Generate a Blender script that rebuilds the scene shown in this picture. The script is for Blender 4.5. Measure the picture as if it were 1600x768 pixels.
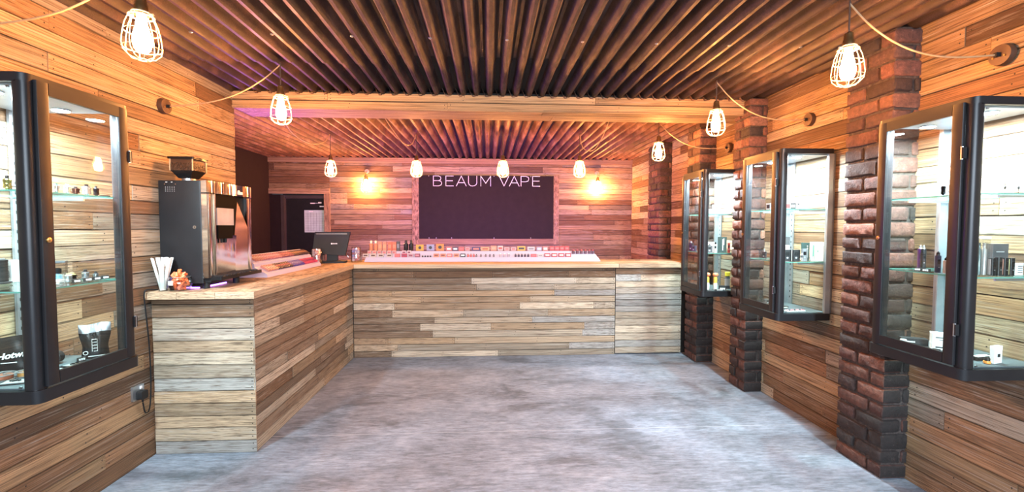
import bpy, math, random
from mathutils import Vector, Matrix
PI = math.pi
R = random.Random(7)
C = bpy.context.scene.collection
SC = bpy.context.scene
for o in list(bpy.data.objects): bpy.data.objects.remove(o)

# ------------------------------------------------------------------ camera, world, light, exposure
CAMZ = 1.5
rt = Vector((0.998545, -0.053903, 0.001674)); up = Vector((0.000554, 0.041277, 0.999148)); fw = Vector((0.053926, 0.997693, -0.041247))
cd = bpy.data.cameras.new('camera'); cam = bpy.data.objects.new('camera', cd); C.objects.link(cam)
cd.sensor_width = 36; cd.lens = 690 / 1600 * 36; cd.clip_start = .05; cd.clip_end = 60
cam.matrix_world = Matrix(((rt.x, up.x, -fw.x, 0), (rt.y, up.y, -fw.y, 0), (rt.z, up.z, -fw.z, CAMZ), (0, 0, 0, 1)))
SC.camera = cam
w = bpy.data.worlds.new('world'); SC.world = w; w.use_nodes = True
w.node_tree.nodes['Background'].inputs[0].default_value = (.72, .84, 1, 1)
w.node_tree.nodes['Background'].inputs[1].default_value = .10
SC.view_settings.view_transform = 'Standard'; SC.view_settings.look = 'None'
SC.view_settings.gamma = 1; SC.view_settings.use_curve_mapping = False
SC.view_settings.exposure = 0.2

def area(name, loc, target, sx, sy, power, col, spread=180):
    l = bpy.data.lights.new(name, 'AREA'); l.shape = 'RECTANGLE'; l.size = sx; l.size_y = sy; l.energy = power; l.color = col
    l.spread = math.radians(spread)
    o = bpy.data.objects.new(name, l); C.objects.link(o); o.location = loc
    o.rotation_euler = (Vector(target) - Vector(loc)).to_track_quat('-Z', 'Y').to_euler()
    return o
# daylight falling in through the shop front behind the camera
area('shopfront_daylight', (.6, -1.9, 2.0), (.35, 2.6, 0), 3.6, 1.3, 240, (.74, .87, 1.0), 120)
# violet led lighting set along the back of the counter
VIOLET = (.50, .16, 1.0)
area('violet_led_back', (-.1, 5.78, 1.16), (-.1, 7.0, 1.9), 3.6, .05, 90, VIOLET)
area('violet_led_side', (-2.25, 4.6, 1.30), (-1.7, 4.3, 2.6), .05, 1.3, 80, VIOLET)
BULB = 700; LED = 4800

# ------------------------------------------------------------------ node helpers
class NT:
    def __init__(s, name):
        s.m = bpy.data.materials.new(name); s.m.use_nodes = True; s.t = s.m.node_tree; s.b = s.t.nodes['Principled BSDF']
    def n(s, typ, **kw):
        nd = s.t.nodes.new('ShaderNode' + typ)
        for k, v in kw.items():
            if k.startswith('_'): setattr(nd, k[1:], v)
            else: s.set(nd, k.replace('__', ' '), v)
        return nd
    def set(s, nd, key, v):
        i = nd.inputs[int(key[1:])] if key[0] == 'i' and key[1:].isdigit() else nd.inputs[key]
        if isinstance(v, bpy.types.NodeSocket): s.t.links.new(v, i)
        else: i.default_value = v
    def math(s, op, a, b=0.0, c=None, clamp=False):
        nd = s.t.nodes.new('ShaderNodeMath'); nd.operation = op; nd.use_clamp = clamp
        s.set(nd, 'i0', a); s.set(nd, 'i1', b)
        if c is not None: s.set(nd, 'i2', c)
        return nd.outputs[0]
    def comb(s, x, y, z):
        nd = s.t.nodes.new('ShaderNodeCombineXYZ'); s.set(nd, 'i0', x); s.set(nd, 'i1', y); s.set(nd, 'i2', z); return nd.outputs[0]
    def sep(s, v):
        nd = s.t.nodes.new('ShaderNodeSeparateXYZ'); s.set(nd, 'i0', v); return nd.outputs
    def noise(s, v, scale=1, detail=4, rough=.55, dist=0):
        nd = s.n('TexNoise', Vector=v, Scale=scale, Detail=detail, Roughness=rough, Distortion=dist); return nd.outputs[0]
    def ramp(s, f, stops, interp='LINEAR'):
        nd = s.t.nodes.new('ShaderNodeValToRGB'); s.set(nd, 'i0', f); e = nd.color_ramp; e.interpolation = interp
        while len(e.elements) < len(stops): e.elements.new(.5)
        for el, (p, c) in zip(e.elements, stops):
            el.position = p; el.color = (c if isinstance(c, tuple) else (c, c, c)) + (1,)
        return nd.outputs[0]
    def mix(s, f, a, b, mode='MIX'):
        nd = s.t.nodes.new('ShaderNodeMix'); nd.data_type = 'RGBA'; nd.blend_type = mode
        s.set(nd, 'i0', f)
        for i, v in ((6, a), (7, b)):
            if isinstance(v, tuple) and len(v) == 3: v = v + (1,)
            s.set(nd, 'i%d' % i, v)
        return nd.outputs[2]
    def bump(s, h, strength=.3, dist=.01):
        nd = s.n('Bump', Strength=strength, Distance=dist, Height=h); s.set(s.b, 'Normal', nd.outputs[0])
    def out(s, **kw):
        for k, v in kw.items():
            k = k.replace('__', ' ')
            if isinstance(v, tuple) and len(v) == 3: v = v + (1,)
            s.set(s.b, k, v)
        return s.m

MC = {}
def flat(col, rough=.5, metal=0.0, name=None, var=.12, emit=None, coat=0, spec=.5):
    """procedural plain material: base colour with a faint noise variation"""
    key = (col, rough, metal, emit, coat)
    if key in MC: return MC[key]
    t = NT(name or 'finish'); co = t.n('TexCoord').outputs['Object']
    nz = t.noise(co, 9, 3)
    c2 = tuple(max(0, c * (1 - var)) for c in col); c3 = tuple(min(1, c * (1 + var)) for c in col)
    t.out(Base__Color=t.ramp(nz, [(.3, c2), (.7, c3)]), Roughness=rough, Metallic=metal, Specular__IOR__Level=spec)
    if coat: t.out(Coat__Weight=coat)
    if emit: t.out(Emission__Color=emit[0], Emission__Strength=emit[1])
    MC[key] = t.m; return t.m

def wood(name, stops, bright=1.0, vertical=False):
    t = NT(name)
    a = t.n('Attribute', _attribute_name='rnd'); r, g, b = t.sep(a.outputs['Vector'])
    uv = t.n('UVMap', _uv_map='uv').outputs[0]; x, y, _ = t.sep(uv)
    M = t.math
    gx = M('ADD', M('MULTIPLY', x, 2.0), M('MULTIPLY', g, 40)); gy = M('ADD', M('MULTIPLY', y, 19), M('MULTIPLY', b, 60))
    warp = t.noise(t.comb(M('MULTIPLY', x, 3), M('ADD', M('MULTIPLY', y, 6), M('MULTIPLY', b, 31)), g), 1, 2)
    gy = M('ADD', gy, M('MULTIPLY', warp, 3.0))
    n1 = t.noise(t.comb(gx, gy, M('MULTIPLY', r, 20)), 1, 7, .66)
    n3 = t.noise(t.comb(M('MULTIPLY', x, 14), M('ADD', M('MULTIPLY', y, 210), M('MULTIPLY', g, 77)), r), 1, 3, .6)
    n2 = t.noise(t.comb(M('ADD', M('MULTIPLY', x, 4), M('MULTIPLY', b, 30)), M('ADD', M('MULTIPLY', y, 11), M('MULTIPLY', r, 50)), g), 1, 5, .65)
    base = t.ramp(r, stops)
    col = t.mix(1, base, t.ramp(n1, [(.27, .26), (.44, .72), (.56, 1.0), (.74, 1.55)]), 'MULTIPLY')
    col = t.mix(1, col, t.ramp(n3, [(.3, .74), (.65, 1.14)]), 'MULTIPLY')
    col = t.mix(1, col, t.ramp(b, [(0, .62), (.5, .98), (1, 1.28)]), 'MULTIPLY')
    # weathered grey patches and dark stains
    grey = t.ramp(n2, [(.3, 1.0), (.46, 0.0)])
    col = t.mix(M('MULTIPLY', grey, M('MULTIPLY', g, .75)), col, (.36, .345, .32))
    stain = t.ramp(n2, [(.53, 0.0), (.66, .85)])
    col = t.mix(stain, col, (.07, .045, .03))
    # knots
    vx = M('ADD', M('MULTIPLY', x, 4.2), M('MULTIPLY', r, 91)); vy = M('ADD', M('MULTIPLY', y, 10.5), M('MULTIPLY', g, 53))
    vo = t.n('TexVoronoi', Vector=t.comb(vx, vy, 0.0), Scale=1.0); vo.voronoi_dimensions = '2D'
    dist = vo.outputs['Distance']; cr = t.sep(vo.outputs['Color'])[0]
    dist = M('ADD', dist, M('MULTIPLY', M('SUBTRACT', n1, .5), .08))
    kn = M('MULTIPLY', t.ramp(dist, [(.06, 1.0), (.15, .5), (.24, 0.0)]), M('GREATER_THAN', cr, .52))
    col = t.mix(M('MULTIPLY', kn, .85), col, (.085, .04, .022))
    # saw marks on some boards
    wv = t.n('TexWave', Vector=t.comb(M('ADD', M('MULTIPLY', x, 34), M('MULTIPLY', y, 30)), warp, 0.0), Scale=1.0, Distortion=1.5)
    saw = M('MULTIPLY', M('GREATER_THAN', b, .74), t.ramp(wv.outputs[1], [(.35, 0.0), (.7, .32)]))
    col = t.mix(saw, col, t.mix(1, col, (.45, .42, .38), 'MULTIPLY'))
    # dirt and wear along the sawn edges, with the gap shadow coloured in too
    e1, e2, _ = t.sep(t.n('UVMap', _uv_map='edge').outputs[0])
    ed = M('ADD', M('MINIMUM', e1, e2), M('MULTIPLY', M('SUBTRACT', n2, .5), -.012))
    col = t.mix(1, col, t.ramp(M('MULTIPLY', ed, 100), [(.0, .30), (.20, .78), (.6, 1.0)]), 'MULTIPLY')
    if bright != 1: col = t.mix(1, col, (bright, bright, bright), 'MULTIPLY')
    t.bump(M('ADD', n1, M('MULTIPLY', n3, .6)), .45, .004)
    t.out(Base__Color=col, Roughness=.72)
    t.set(t.b, 'Specular IOR Level', .25)
    return t.m
TAN = (.37, .245, .135); LIGHT = (.50, .37, .235); BROWN = (.15, .085, .046); GREY = (.27, .24, .20); DARK = (.032, .021, .015); RED = (.24, .13, .068)
W_WALL = wood('wall_boards', [(0, DARK), (.05, BROWN), (.2, RED), (.38, TAN), (.55, GREY), (.72, LIGHT), (.86, TAN), (1, BROWN)])
W_COUNT = wood('counter_boards', [(0, (.05, .038, .03)), (.10, BROWN), (.24, (.22, .155, .105)), (.42, (.39, .26, .15)), (.6, (.38, .31, .23)), (.78, (.52, .42, .31)), (.9, (.27, .25, .23)), (1, (.40, .38, .34))])
W_TOP = wood('counter_top_wood', [(0, (.46, .32, .20)), (1, (.56, .43, .29))])
W_BEAM = wood('beam_wood', [(0, (.34, .205, .10)), (1, (.45, .30, .16))])
W_FRAME = wood('frame_wood', [(0, (.36, .22, .13)), (1, (.46, .3, .18))])
NAIL = flat((.02, .018, .016), .6, .4, 'nail')
GAP = flat((.012, .009, .007), .9, 0, 'gap_dark')

def brick_mat():
    t = NT('old_brick'); a = t.n('Attribute', _attribute_name='rnd'); r, g, b = t.sep(a.outputs['Vector'])
    co = t.n('TexCoord').outputs['Object']; M = t.math
    n1 = t.noise(co, 38, 6, .7); n2 = t.noise(co, 9, 4, .6); n3 = t.noise(co, 120, 3, .6)
    col = t.ramp(r, [(0, (.035, .025, .024)), (.18, (.075, .036, .030)), (.45, (.13, .052, .040)), (.7, (.19, .078, .052)), (1, (.25, .125, .085))])
    col = t.mix(1, col, t.ramp(n1, [(.3, .45), (.55, 1.0), (.75, 1.5)]), 'MULTIPLY')
    col = t.mix(t.ramp(n2, [(.56, 0.0), (.7, .7)]), col, (.03, .02, .019))
    col = t.mix(M('MULTIPLY', t.ramp(n1, [(.64, 0.0), (.72, 1.0)]), .35), col, (.42, .36, .32))
    col = t.mix(M('MULTIPLY', g, .9), col, t.mix(1, col, (.3, .27, .26), 'MULTIPLY'))
    t.bump(M('ADD', n1, M('MULTIPLY', n2, 1.4)), .9, .008)
    return t.out(Base__Color=col, Roughness=.85)
BRICK = brick_mat()
def mortar_mat():
    t = NT('mortar'); co = t.n('TexCoord').outputs['Object']; n = t.noise(co, 45, 5, .7)
    t.bump(n, .8, .01)
    return t.out(Base__Color=t.ramp(n, [(.35, (.018, .013, .012)), (.62, (.06, .045, .04)), (.78, (.2, .17, .15))]), Roughness=.95)
MORTAR = mortar_mat()

def rust_mat(name, dark, mid, light):
    t = NT(name); co = t.n('TexCoord').outputs['Object']; x, y, z = t.sep(co); M = t.math
    n1 = t.noise(t.comb(M('MULTIPLY', x, 4), M('MULTIPLY', y, 1.4), 0.0), 1.6, 6, .65)
    n2 = t.noise(t.comb(M('MULTIPLY', x, 30), M('MULTIPLY', y, 7), 0.0), 1, 4, .7)
    n3 = t.noise(co, 150, 3, .7)
    f = M('ADD', M('MULTIPLY', n1, .65), M('MULTIPLY', n2, .35))
    col = t.ramp(f, [(.36, dark), (.5, mid), (.64, light)])
    col = t.mix(1, col, t.ramp(n3, [(.3, .6), (.7, 1.35)]), 'MULTIPLY')
    t.bump(M('ADD', n3, n2), .35, .004)
    return t.out(Base__Color=col, Roughness=t.ramp(n2, [(.3, .42), (.7, .75)]), Metallic=.25)
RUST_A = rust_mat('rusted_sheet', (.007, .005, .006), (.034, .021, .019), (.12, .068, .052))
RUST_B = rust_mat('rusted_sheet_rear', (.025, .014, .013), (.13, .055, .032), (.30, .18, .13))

def floor_mat():
    t = NT('grey_floor'); co = t.n('TexCoord').outputs['Object']; x, y, z = t.sep(co); M = t.math
    v = t.comb(M('MULTIPLY', x, 1.0), M('MULTIPLY', y, 1.9), 0.0)
    n1 = t.noise(v, 1.5, 7, .6, .5); n2 = t.noise(t.comb(M('MULTIPLY', x, 5), M('MULTIPLY', y, 30), 0.0), 1.3, 6, .7); n3 = t.noise(v, 4.2, 5, .62, .6)
    f = M('ADD', M('MULTIPLY', n1, .30), M('ADD', M('MULTIPLY', n2, .45), M('MULTIPLY', n3, .25)))
    col = t.ramp(f, [(.33, (.05, .061, .082)), (.42, (.13, .15, .182)), (.52, (.19, .216, .262)), (.64, (.26, .29, .345))])
    n4 = t.noise(t.comb(M('MULTIPLY', x, 14), M('MULTIPLY', y, 52), 0.0), 1.0, 7, .72)
    n5 = t.noise(t.comb(M('MULTIPLY', x, 1.6), M('MULTIPLY', y, 3.4), 3.7), 1.0, 6, .66, .4)
    col = t.mix(1, col, t.ramp(n4, [(.36, .68), (.5, .98), (.64, 1.2)]), 'MULTIPLY')
    col = t.mix(1, col, t.ramp(n5, [(.36, .55), (.46, .95), (.6, 1.12)]), 'MULTIPLY')
    # the seams between the sheets of vinyl
    sy = M('ABSOLUTE', M('SUBTRACT', M('MODULO', M('ADD', y, .49), 2.46), 1.23))
    seam = M('LESS_THAN', sy, .0022)
    col = t.mix(M('MULTIPLY', seam, .5), col, (.6, .6, .62))
    t.bump(n2, .12, .003)
    return t.out(Base__Color=col, Roughness=t.ramp(n3, [(.35, .6), (.65, .48)]), Specular__IOR__Level=.35)
FLOOR = floor_mat()

def pane_mat(name, tint=(.97, 1, .985), refl=1.0):
    t = NT(name); nt = t.t; nt.nodes.remove(t.b)
    tr = nt.nodes.new('ShaderNodeBsdfTransparent'); tr.inputs[0].default_value = tint + (1,)
    gl = nt.nodes.new('ShaderNodeBsdfGlossy'); gl.inputs['Roughness'].default_value = .02
    lw = nt.nodes.new('ShaderNodeLayerWeight'); lw.inputs[0].default_value = .5
    p5 = t.math('POWER', lw.outputs['Facing'], 4.0)
    mx = nt.nodes.new('ShaderNodeMixShader')
    nt.links.new(t.math('MULTIPLY', t.math('ADD', t.math('MULTIPLY', p5, .45), .035), refl), mx.inputs[0]); nt.links.new(tr.outputs[0], mx.inputs[1]); nt.links.new(gl.outputs[0], mx.inputs[2])
    nt.links.new(mx.outputs[0], nt.nodes['Material Output'].inputs[0])
    return t.m
GLASS = pane_mat('clear_glass'); GLASS_EDGE = flat((.12, .32, .27), .15, 0, 'green_glass_edge'); SHELF = pane_mat('shelf_glass', (.90, .97, .94), 1.2)
JAR = pane_mat('jar_glass', (.90, .93, .93), 2.6)
BLACKM = flat((.015, .015, .017), .36, .2, 'black_powder_coat', spec=.35)
BLACKP = flat((.013, .013, .014), .5, 0, 'black_plastic', spec=.2)
BLACKG = flat((.01, .01, .011), .2, 0, 'black_gloss', spec=.3)
CHROME = flat((.75, .74, .72), .09, 1.0, 'chrome', .04)
STEEL = flat((.42, .44, .47), .32, .9, 'steel', .06)
BRASS = flat((.62, .42, .17), .3, 1.0, 'brass')
RAIL = flat((.30, .32, .34), .42, .6, 'grey_upright')
CREAM = flat((.82, .70, .47), .4, 0, 'cream_wire')
BROWNC = flat((.045, .026, .018), .6, 0, 'brown_cloth_cord')
ROSE = flat((.055, .026, .015), .5, 0, 'dark_wood_rose')
WHITE = flat((.80, .80, .80), .4, 0, 'white')
PAPER = flat((.78, .77, .73), .7, 0, 'paper')
DWALL = flat((.018, .0105, .011), .7, 0, 'dark_paint', spec=.2)
BOARD = flat((.016, .011, .011), .7, 0, 'black_signboard', spec=.15)
def emis(name, col, s, base=(.8, .8, .8)):
    t = NT(name); return t.out(Base__Color=base, Emission__Color=col, Emission__Strength=s)
M_BULB = emis('lit_bulb', (1, .38, .095), BULB)
M_LED = emis('lit_led', (.72, .87, 1), LED)
M_VIOLET = emis('violet_led', (.35, .12, 1), 9)
M_STAND = emis('lit_acrylic', (.70, .55, 1), .10, (.36, .34, .42))

# ------------------------------------------------------------------ mesh helpers
class MB:
    def __init__(s): s.v = []; s.f = []; s.m = []; s.uv = []; s.uv2 = []; s.c = []; s.mats = []
    def mi(s, m):
        if m not in s.mats: s.mats.append(m)
        return s.mats.index(m)
    def face(s, idx, m, uv=None, c=(0.5, .5, .5), uv2=None):
        s.uv2.append(uv2 or [(.05, .3)] * len(idx)); s.f.append(idx); s.m.append(s.mi(m)); s.uv.append(uv or [(0, 0)] * len(idx)); s.c.append(c)
    def quad(s, pts, m, uv=None, c=(.5, .5, .5), uv2=None):
        b = len(s.v); s.v += [tuple(p) for p in pts]; s.face(list(range(b, b + len(pts))), m, uv, c, uv2)
    def box(s, x0, x1, y0, y1, z0, z1, m, c=(.5, .5, .5), uvm='x'):
        P = [(x, y, z) for z in (z0, z1) for y in (y0, y1) for x in (x0, x1)]
        b = len(s.v); s.v += P
        for q in ((0, 2, 3, 1), (4, 5, 7, 6), (0, 1, 5, 4), (2, 6, 7, 3), (1, 3, 7, 5), (0, 4, 6, 2)):
            pp = [P[i] for i in q]
            if uvm == 'x': uv = [(p[0], p[1] + p[2]) for p in pp]
            elif uvm == 'y': uv = [(p[1], p[0] + p[2]) for p in pp]
            else: uv = [(p[2], p[0] + p[1]) for p in pp]
            s.face([b + i for i in q], m, uv, c)
    def cbox(s, cx, cy, cz, sx, sy, sz, m): s.box(cx - sx / 2, cx + sx / 2, cy - sy / 2, cy + sy / 2, cz - sz / 2, cz + sz / 2, m)
    def prism(s, pts, z0, z1, m, ax='z'):
        """extruded outline; ax = axis it is pulled along"""
        n = len(pts); b = len(s.v)
        f = {'z': lambda p, t: (p[0], p[1], t), 'y': lambda p, t: (p[0], t, p[1]), 'x': lambda p, t: (t, p[0], p[1])}[ax]
        s.v += [f(p, z0) for p in pts] + [f(p, z1) for p in pts]
        s.face(list(range(b + n - 1, b - 1, -1)), m); s.face(list(range(b + n, b + 2 * n)), m)
        for i in range(n):
            j = (i + 1) % n; s.face([b + i, b + j, b + n + j, b + n + i], m)
    def rbox(s, x0, x1, y0, y1, z0, z1, r, m, seg=4, ax='z'):
        if ax == 'z': a0, a1, b0, b1, t0, t1 = x0, x1, y0, y1, z0, z1
        elif ax == 'y': a0, a1, b0, b1, t0, t1 = x0, x1, z0, z1, y0, y1
        else: a0, a1, b0, b1, t0, t1 = y0, y1, z0, z1, x0, x1
        pts = []
        for cx, cy, a in ((a1 - r, b1 - r, 0), (a0 + r, b1 - r, 90), (a0 + r, b0 + r, 180), (a1 - r, b0 + r, 270)):
            for k in range(seg + 1):
                t = math.radians(a + 90 * k / seg); pts.append((cx + r * math.cos(t), cy + r * math.sin(t)))
        s.prism(pts, t0, t1, m, ax)
    def lathe(s, prof, m, n=16, o=(0, 0, 0), mats=None, ax='z', cap=True):
        b = len(s.v)
        for r, z in prof:
            for k in range(n):
                t = 2 * PI * k / n; p = (r * math.cos(t), r * math.sin(t), z)
                if ax == 'x': p = (p[2], p[0], p[1])
                if ax == 'y': p = (p[0], p[2], p[1])
                s.v.append((o[0] + p[0], o[1] + p[1], o[2] + p[2]))
        for i in range(len(prof) - 1):
            mm = mats[i] if mats else m
            for k in range(n):
                j = (k + 1) % n; s.face([b + i * n + k, b + i * n + j, b + (i + 1) * n + j, b + (i + 1) * n + k], mm)
        if cap:
            s.face([b + k for k in range(n - 1, -1, -1)], mats[0] if mats else m)
            e = b + (len(prof) - 1) * n; s.face([e + k for k in range(n)], mats[-1] if mats else m)
    def tube(s, pts, r, m, n=8, closed=False):
        pts = [Vector(p) for p in pts]; b = len(s.v); N = len(pts); nrm = None
        for i, p in enumerate(pts):
            a = pts[i - 1] if (i > 0 or closed) else p; c = pts[(i + 1) % N] if (i < N - 1 or closed) else p
            d = (c - a).normalized()
            if nrm is None: nrm = d.orthogonal().normalized()
            nrm = (nrm - d * nrm.dot(d)).normalized(); bi = d.cross(nrm)
            rr = r[i] if isinstance(r, (list, tuple)) else r
            for k in range(n):
                t = 2 * PI * k / n; s.v.append(tuple(p + nrm * (rr * math.cos(t)) + bi * (rr * math.sin(t))))
        for i in range(N if closed else N - 1):
            j = (i + 1) % N
            for k in range(n):
                l = (k + 1) % n; s.face([b + i * n + k, b + i * n + l, b + j * n + l, b + j * n + k], m)
        if not closed:
            s.face([b + k for k in range(n - 1, -1, -1)], m); s.face([b + (N - 1) * n + k for k in range(n)], m)
    def build(s, name, parent=None, smooth=False, loc=None):
        me = bpy.data.meshes.new(name); me.from_pydata(s.v, [], s.f); me.update()
        for m in s.mats: me.materials.append(m)
        me.polygons.foreach_set('material_index', s.m)
        ul = me.uv_layers.new(name='uv'); u2 = me.uv_layers.new(name='edge'); u2.data.foreach_set('uv', [z for q in s.uv2 for p in q for z in p]); ul = me.uv_layers['uv']; ca = me.color_attributes.new('rnd', 'FLOAT_COLOR', 'CORNER')
        fu = []; fc = []
        for uv, c in zip(s.uv, s.c):
            for q in uv: fu += [q[0], q[1]]; fc += [c[0], c[1], c[2], 1]
        ul.data.foreach_set('uv', fu); ca.data.foreach_set('color', fc)
        if smooth:
            me.polygons.foreach_set('use_smooth', [True] * len(me.polygons))
            try: me.set_sharp_from_angle(angle=math.radians(40))
            except Exception: pass
        o = bpy.data.objects.new(name, me); C.objects.link(o)
        if parent: o.parent = parent
        if loc: o.location = loc
        return o

def tag(o, label, cat, group=None, kind=None):
    if label: o['label'] = label
    if cat: o['category'] = cat
    if group: o['group'] = group
    if kind: o['kind'] = kind
    return o
def thing(name, label, cat, loc=(0, 0, 0), rz=0, group=None):
    o = bpy.data.objects.new(name, None); C.objects.link(o); o.location = loc; o.rotation_euler = (0, 0, rz); o.empty_display_size = .05
    return tag(o, label, cat, group)
def struct(mb, name, smooth=False):
    o = mb.build(name, None, smooth); o['kind'] = 'structure'; return o
def dup(root, loc, rz=None, label=None, group=None):
    r = root.copy(); C.objects.link(r); r.location = loc
    if rz is not None: r.rotation_euler = (0, 0, rz)
    if label: r['label'] = label
    if group: r['group'] = group
    for ch in list(root.children):
        c = ch.copy(); C.objects.link(c); c.parent = r
        for g in list(ch.children):
            d = g.copy(); C.objects.link(d); d.parent = c
    return r

def planks(mb, O, U, V, N, W, H, rh, mat, seed, lmin=.5, lmax=1.6, nails=True, row0=0.0, dj=.006, back=True, rbias=None):
    """boards nailed side by side: O corner, U along the boards, V across, N outward"""
    rr = random.Random(seed); O, U, V, N = Vector(O), Vector(U), Vector(V), Vector(N)
    P = lambda u, v, n: O + U * u + V * v + N * n
    if back: mb.quad([P(0, 0, .002), P(W, 0, .002), P(W, H, .002), P(0, H, .002)], GAP)
    v = -row0
    while v < H - .004:
        h = rh * rr.uniform(.86, 1.14); v1 = v + h
        if H - v1 < .03: v1 = H
        va, vb = max(v, 0) + .0017, min(v1, H) - .0017; v = v1
        if vb - va < .006: continue
        u = -rr.uniform(0, lmax * .7)
        while u < W:
            L = rr.uniform(lmin, lmax); ua, ub = max(u, 0), min(u + L, W)
            if W - ub < .12: ub = W; L = W - u + .01
            u0 = u; u += L
            if ub - ua < .01: continue
            c = [rr.random(), rr.random(), rr.random()]
            if rbias: c[0] = rbias(c[0], (va + vb) / 2, (ua + ub) / 2)
            d = .008 + rr.random() * dj; j = lambda: rr.uniform(-.0018, .0016)
            a = (ua + .0014, va + j()); b_ = (ub - .0014, va + j()); c_ = (ub - .0014, vb + j()); d_ = (ua + .0014, vb + j())
            q = [a, b_, c_, d_]
            mb.quad([P(x, y, d) for x, y in q], mat, [(x, y) for x, y in q], tuple(c), [(y - va, vb - y) for x, y in q])
            for k in range(4):
                s, e = q[k], q[(k + 1) % 4]
                mb.quad([P(s[0], s[1], .002), P(e[0], e[1], .002), P(e[0], e[1], d), P(s[0], s[1], d)], mat, [s, e, e, s], tuple(c))
            if nails:
                hh = vb - va; spots = []
                if ua == u0 or ua > 0: spots += [(ua + .025, va + hh * .25), (ua + .028, va + hh * .75)]
                if ub < W - .0001 or W - ub < .001: spots += [(ub - .025, va + hh * .27), (ub - .023, va + hh * .73)]
                if ub - ua > .9: m_ = (ua + ub) / 2 + rr.uniform(-.1, .1); spots += [(m_, va + hh * .28), (m_ + .01, va + hh * .74)]
                for (x, y) in spots:
                    if x < .01 or x > W - .01: continue
                    r_ = .0042; b0 = len(mb.v)
                    mb.v += [tuple(P(x + r_ * math.cos(t * PI / 3), y + r_ * math.sin(t * PI / 3), d + .0008)) for t in range(6)]
                    mb.face([b0 + t for t in range(6)], NAIL)

def plank(mb, x0, x1, y0, y1, z0, z1, mat, seed, uvm):
    rr = random.Random(seed); mb.box(x0, x1, y0, y1, z0, z1, mat, (rr.random(), rr.random() * .6, rr.random() * .7), uvm)

XR, XL, YB, ZC = 2.511, -2.207, 7.607, 2.655
Y0 = -1.7
X, Y, Z = Vector((1, 0, 0)), Vector((0, 1, 0)), Vector((0, 0, 1))

# ------------------------------------------------------------------ the room
mb = MB(); mb.quad([(-3.75, Y0, 0), (2.6, Y0, 0), (2.6, 7.75, 0), (-3.75, 7.75, 0)], FLOOR); 
mb.quad([(-3.75, Y0, -.1), (-3.75, 7.75, -.1), (2.6, 7.75, -.1), (2.6, Y0, -.1)], GAP); struct(mb, 'floor')
mb = MB(); mb.box(XR, XR + .1, Y0, YB + .1, 0, 2.8, GAP)
planks(mb, (XR, YB, 0), -Y, Z, -X, YB - Y0, 2.70, .097, W_WALL, 11, .7, 1.9); struct(mb, 'wall_right')
mb = MB(); mb.box(XL - .12, XL, Y0, 3.99, 0, 2.8, GAP)
planks(mb, (XL, Y0, 0), Y, Z, X, 3.995 - Y0, 2.70, .097, W_WALL, 23, .7, 1.9)
planks(mb, (XL, 3.99, 0), -X, Z, Y, .12, 2.7, .097, W_WALL, 24, .5, 1); struct(mb, 'wall_left')
mb = MB(); mb.box(-3.75, -3.645, 3.85, YB + .1, 0, 2.8, DWALL); mb.box(-3.645, XL - .12, 3.85, 3.99, 0, 2.8, DWALL); struct(mb, 'wall_recess_left')
# back wall: boards over the door, boards to its right, dark door lining
mb = MB(); mb.box(-3.645, -2.746, YB, YB + .1, 2.065, 2.8, GAP); mb.box(-2.746, XR, YB, YB + .1, 0, 2.8, GAP)
mb.box(-3.645, -3.46, YB - .002, YB + .1, 0, 2.05, DWALL)
planks(mb, (-3.645, YB, 2.06), X, Z, -Y, 1.0, .62, .1, W_WALL, 31, .6, 1.6, rbias=lambda r, v, u: .1 + .3 * r)
planks(mb, (-2.655, YB, 0), X, Z, -Y, XR + 2.655, 2.68, .088, W_WALL, 37, .5, 1.9, rbias=lambda r, v, u: .05 + .9 * r if v > 1.9 else (.06 + .42 * r if v < 1.7 else .1 + .7 * r))
struct(mb, 'wall_back')
mb = MB(); plank(mb, -2.746, -2.650, YB - .03, YB, 0, 2.06, W_FRAME, 4, 'z'); struct(mb, 'trim_1')
mb = MB(); plank(mb, -3.645, -2.650, YB - .032, YB - .016, 2.06, 2.15, W_FRAME, 5, 'x'); struct(mb, 'trim_2')
mb = MB(); plank(mb, -3.645, XR, YB - .04, YB - .016, 2.585, 2.67, W_FRAME, 6, 'x'); struct(mb, 'trim_3')
# door with frame, notice and small tags
mb = MB(); mb.box(-3.46, -2.746, YB + .07, YB + .11, 0, 2.06, BLACKP); door = struct(mb, 'door_1')
mb = MB(); mb.box(-3.46, -3.405, YB - .01, YB + .07, 0, 2.04, flat((.06, .05, .05), .4, .2)); mb.box(-3.405, -2.746, YB + .02, YB + .07, 1.985, 2.04, flat((.06, .05, .05), .4, .2)); mb.build('door_frame', door)
mb = MB(); mb.lathe([(.02, 0), (.02, .05)], STEEL, 12, (-3.10, YB + .02, 1.02), ax='y'); mb.box(-3.10, -2.99, YB + .02, YB + .035, 1.01, 1.03, STEEL); mb.build('door_handle', door)
NOTE = flat((.50, .62, .60), .4)
nt_ = thing('notice_sheet', 'pale grey gridded notice sheet fixed to the black door', 'notice', (-2.93, YB + .066, 1.417))
mb = MB(); mb.box(-.177, .165, -.004, .003, 0, .375, NOTE); mb.build('sheet', nt_)
mb = MB(); 
for k in range(1, 12): mb.box(-.165, .155, -.0055, -.0042, k * .029, k * .029 + .003, flat((.12, .15, .15), .5))
for k in range(1, 7): mb.box(-.165 + k * .047, -.162 + k * .047, -.0055, -.0042, .02, .33, flat((.12, .15, .15), .5))
mb.box(-.10, -.03, -.006, -.0042, .345, .36, WHITE); mb.build('printed_grid', nt_)
mb = MB(); mb.box(-3.0, -2.93, YB + .05, YB + .0695, 1.90, 1.915, PAPER); mb.box(-2.87, -2.82, YB + .05, YB + .0695, 1.905, 1.93, PAPER); mb.box(-2.93, -2.87, YB + .06, YB + .0695, 1.907, 1.912, PAPER)
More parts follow.
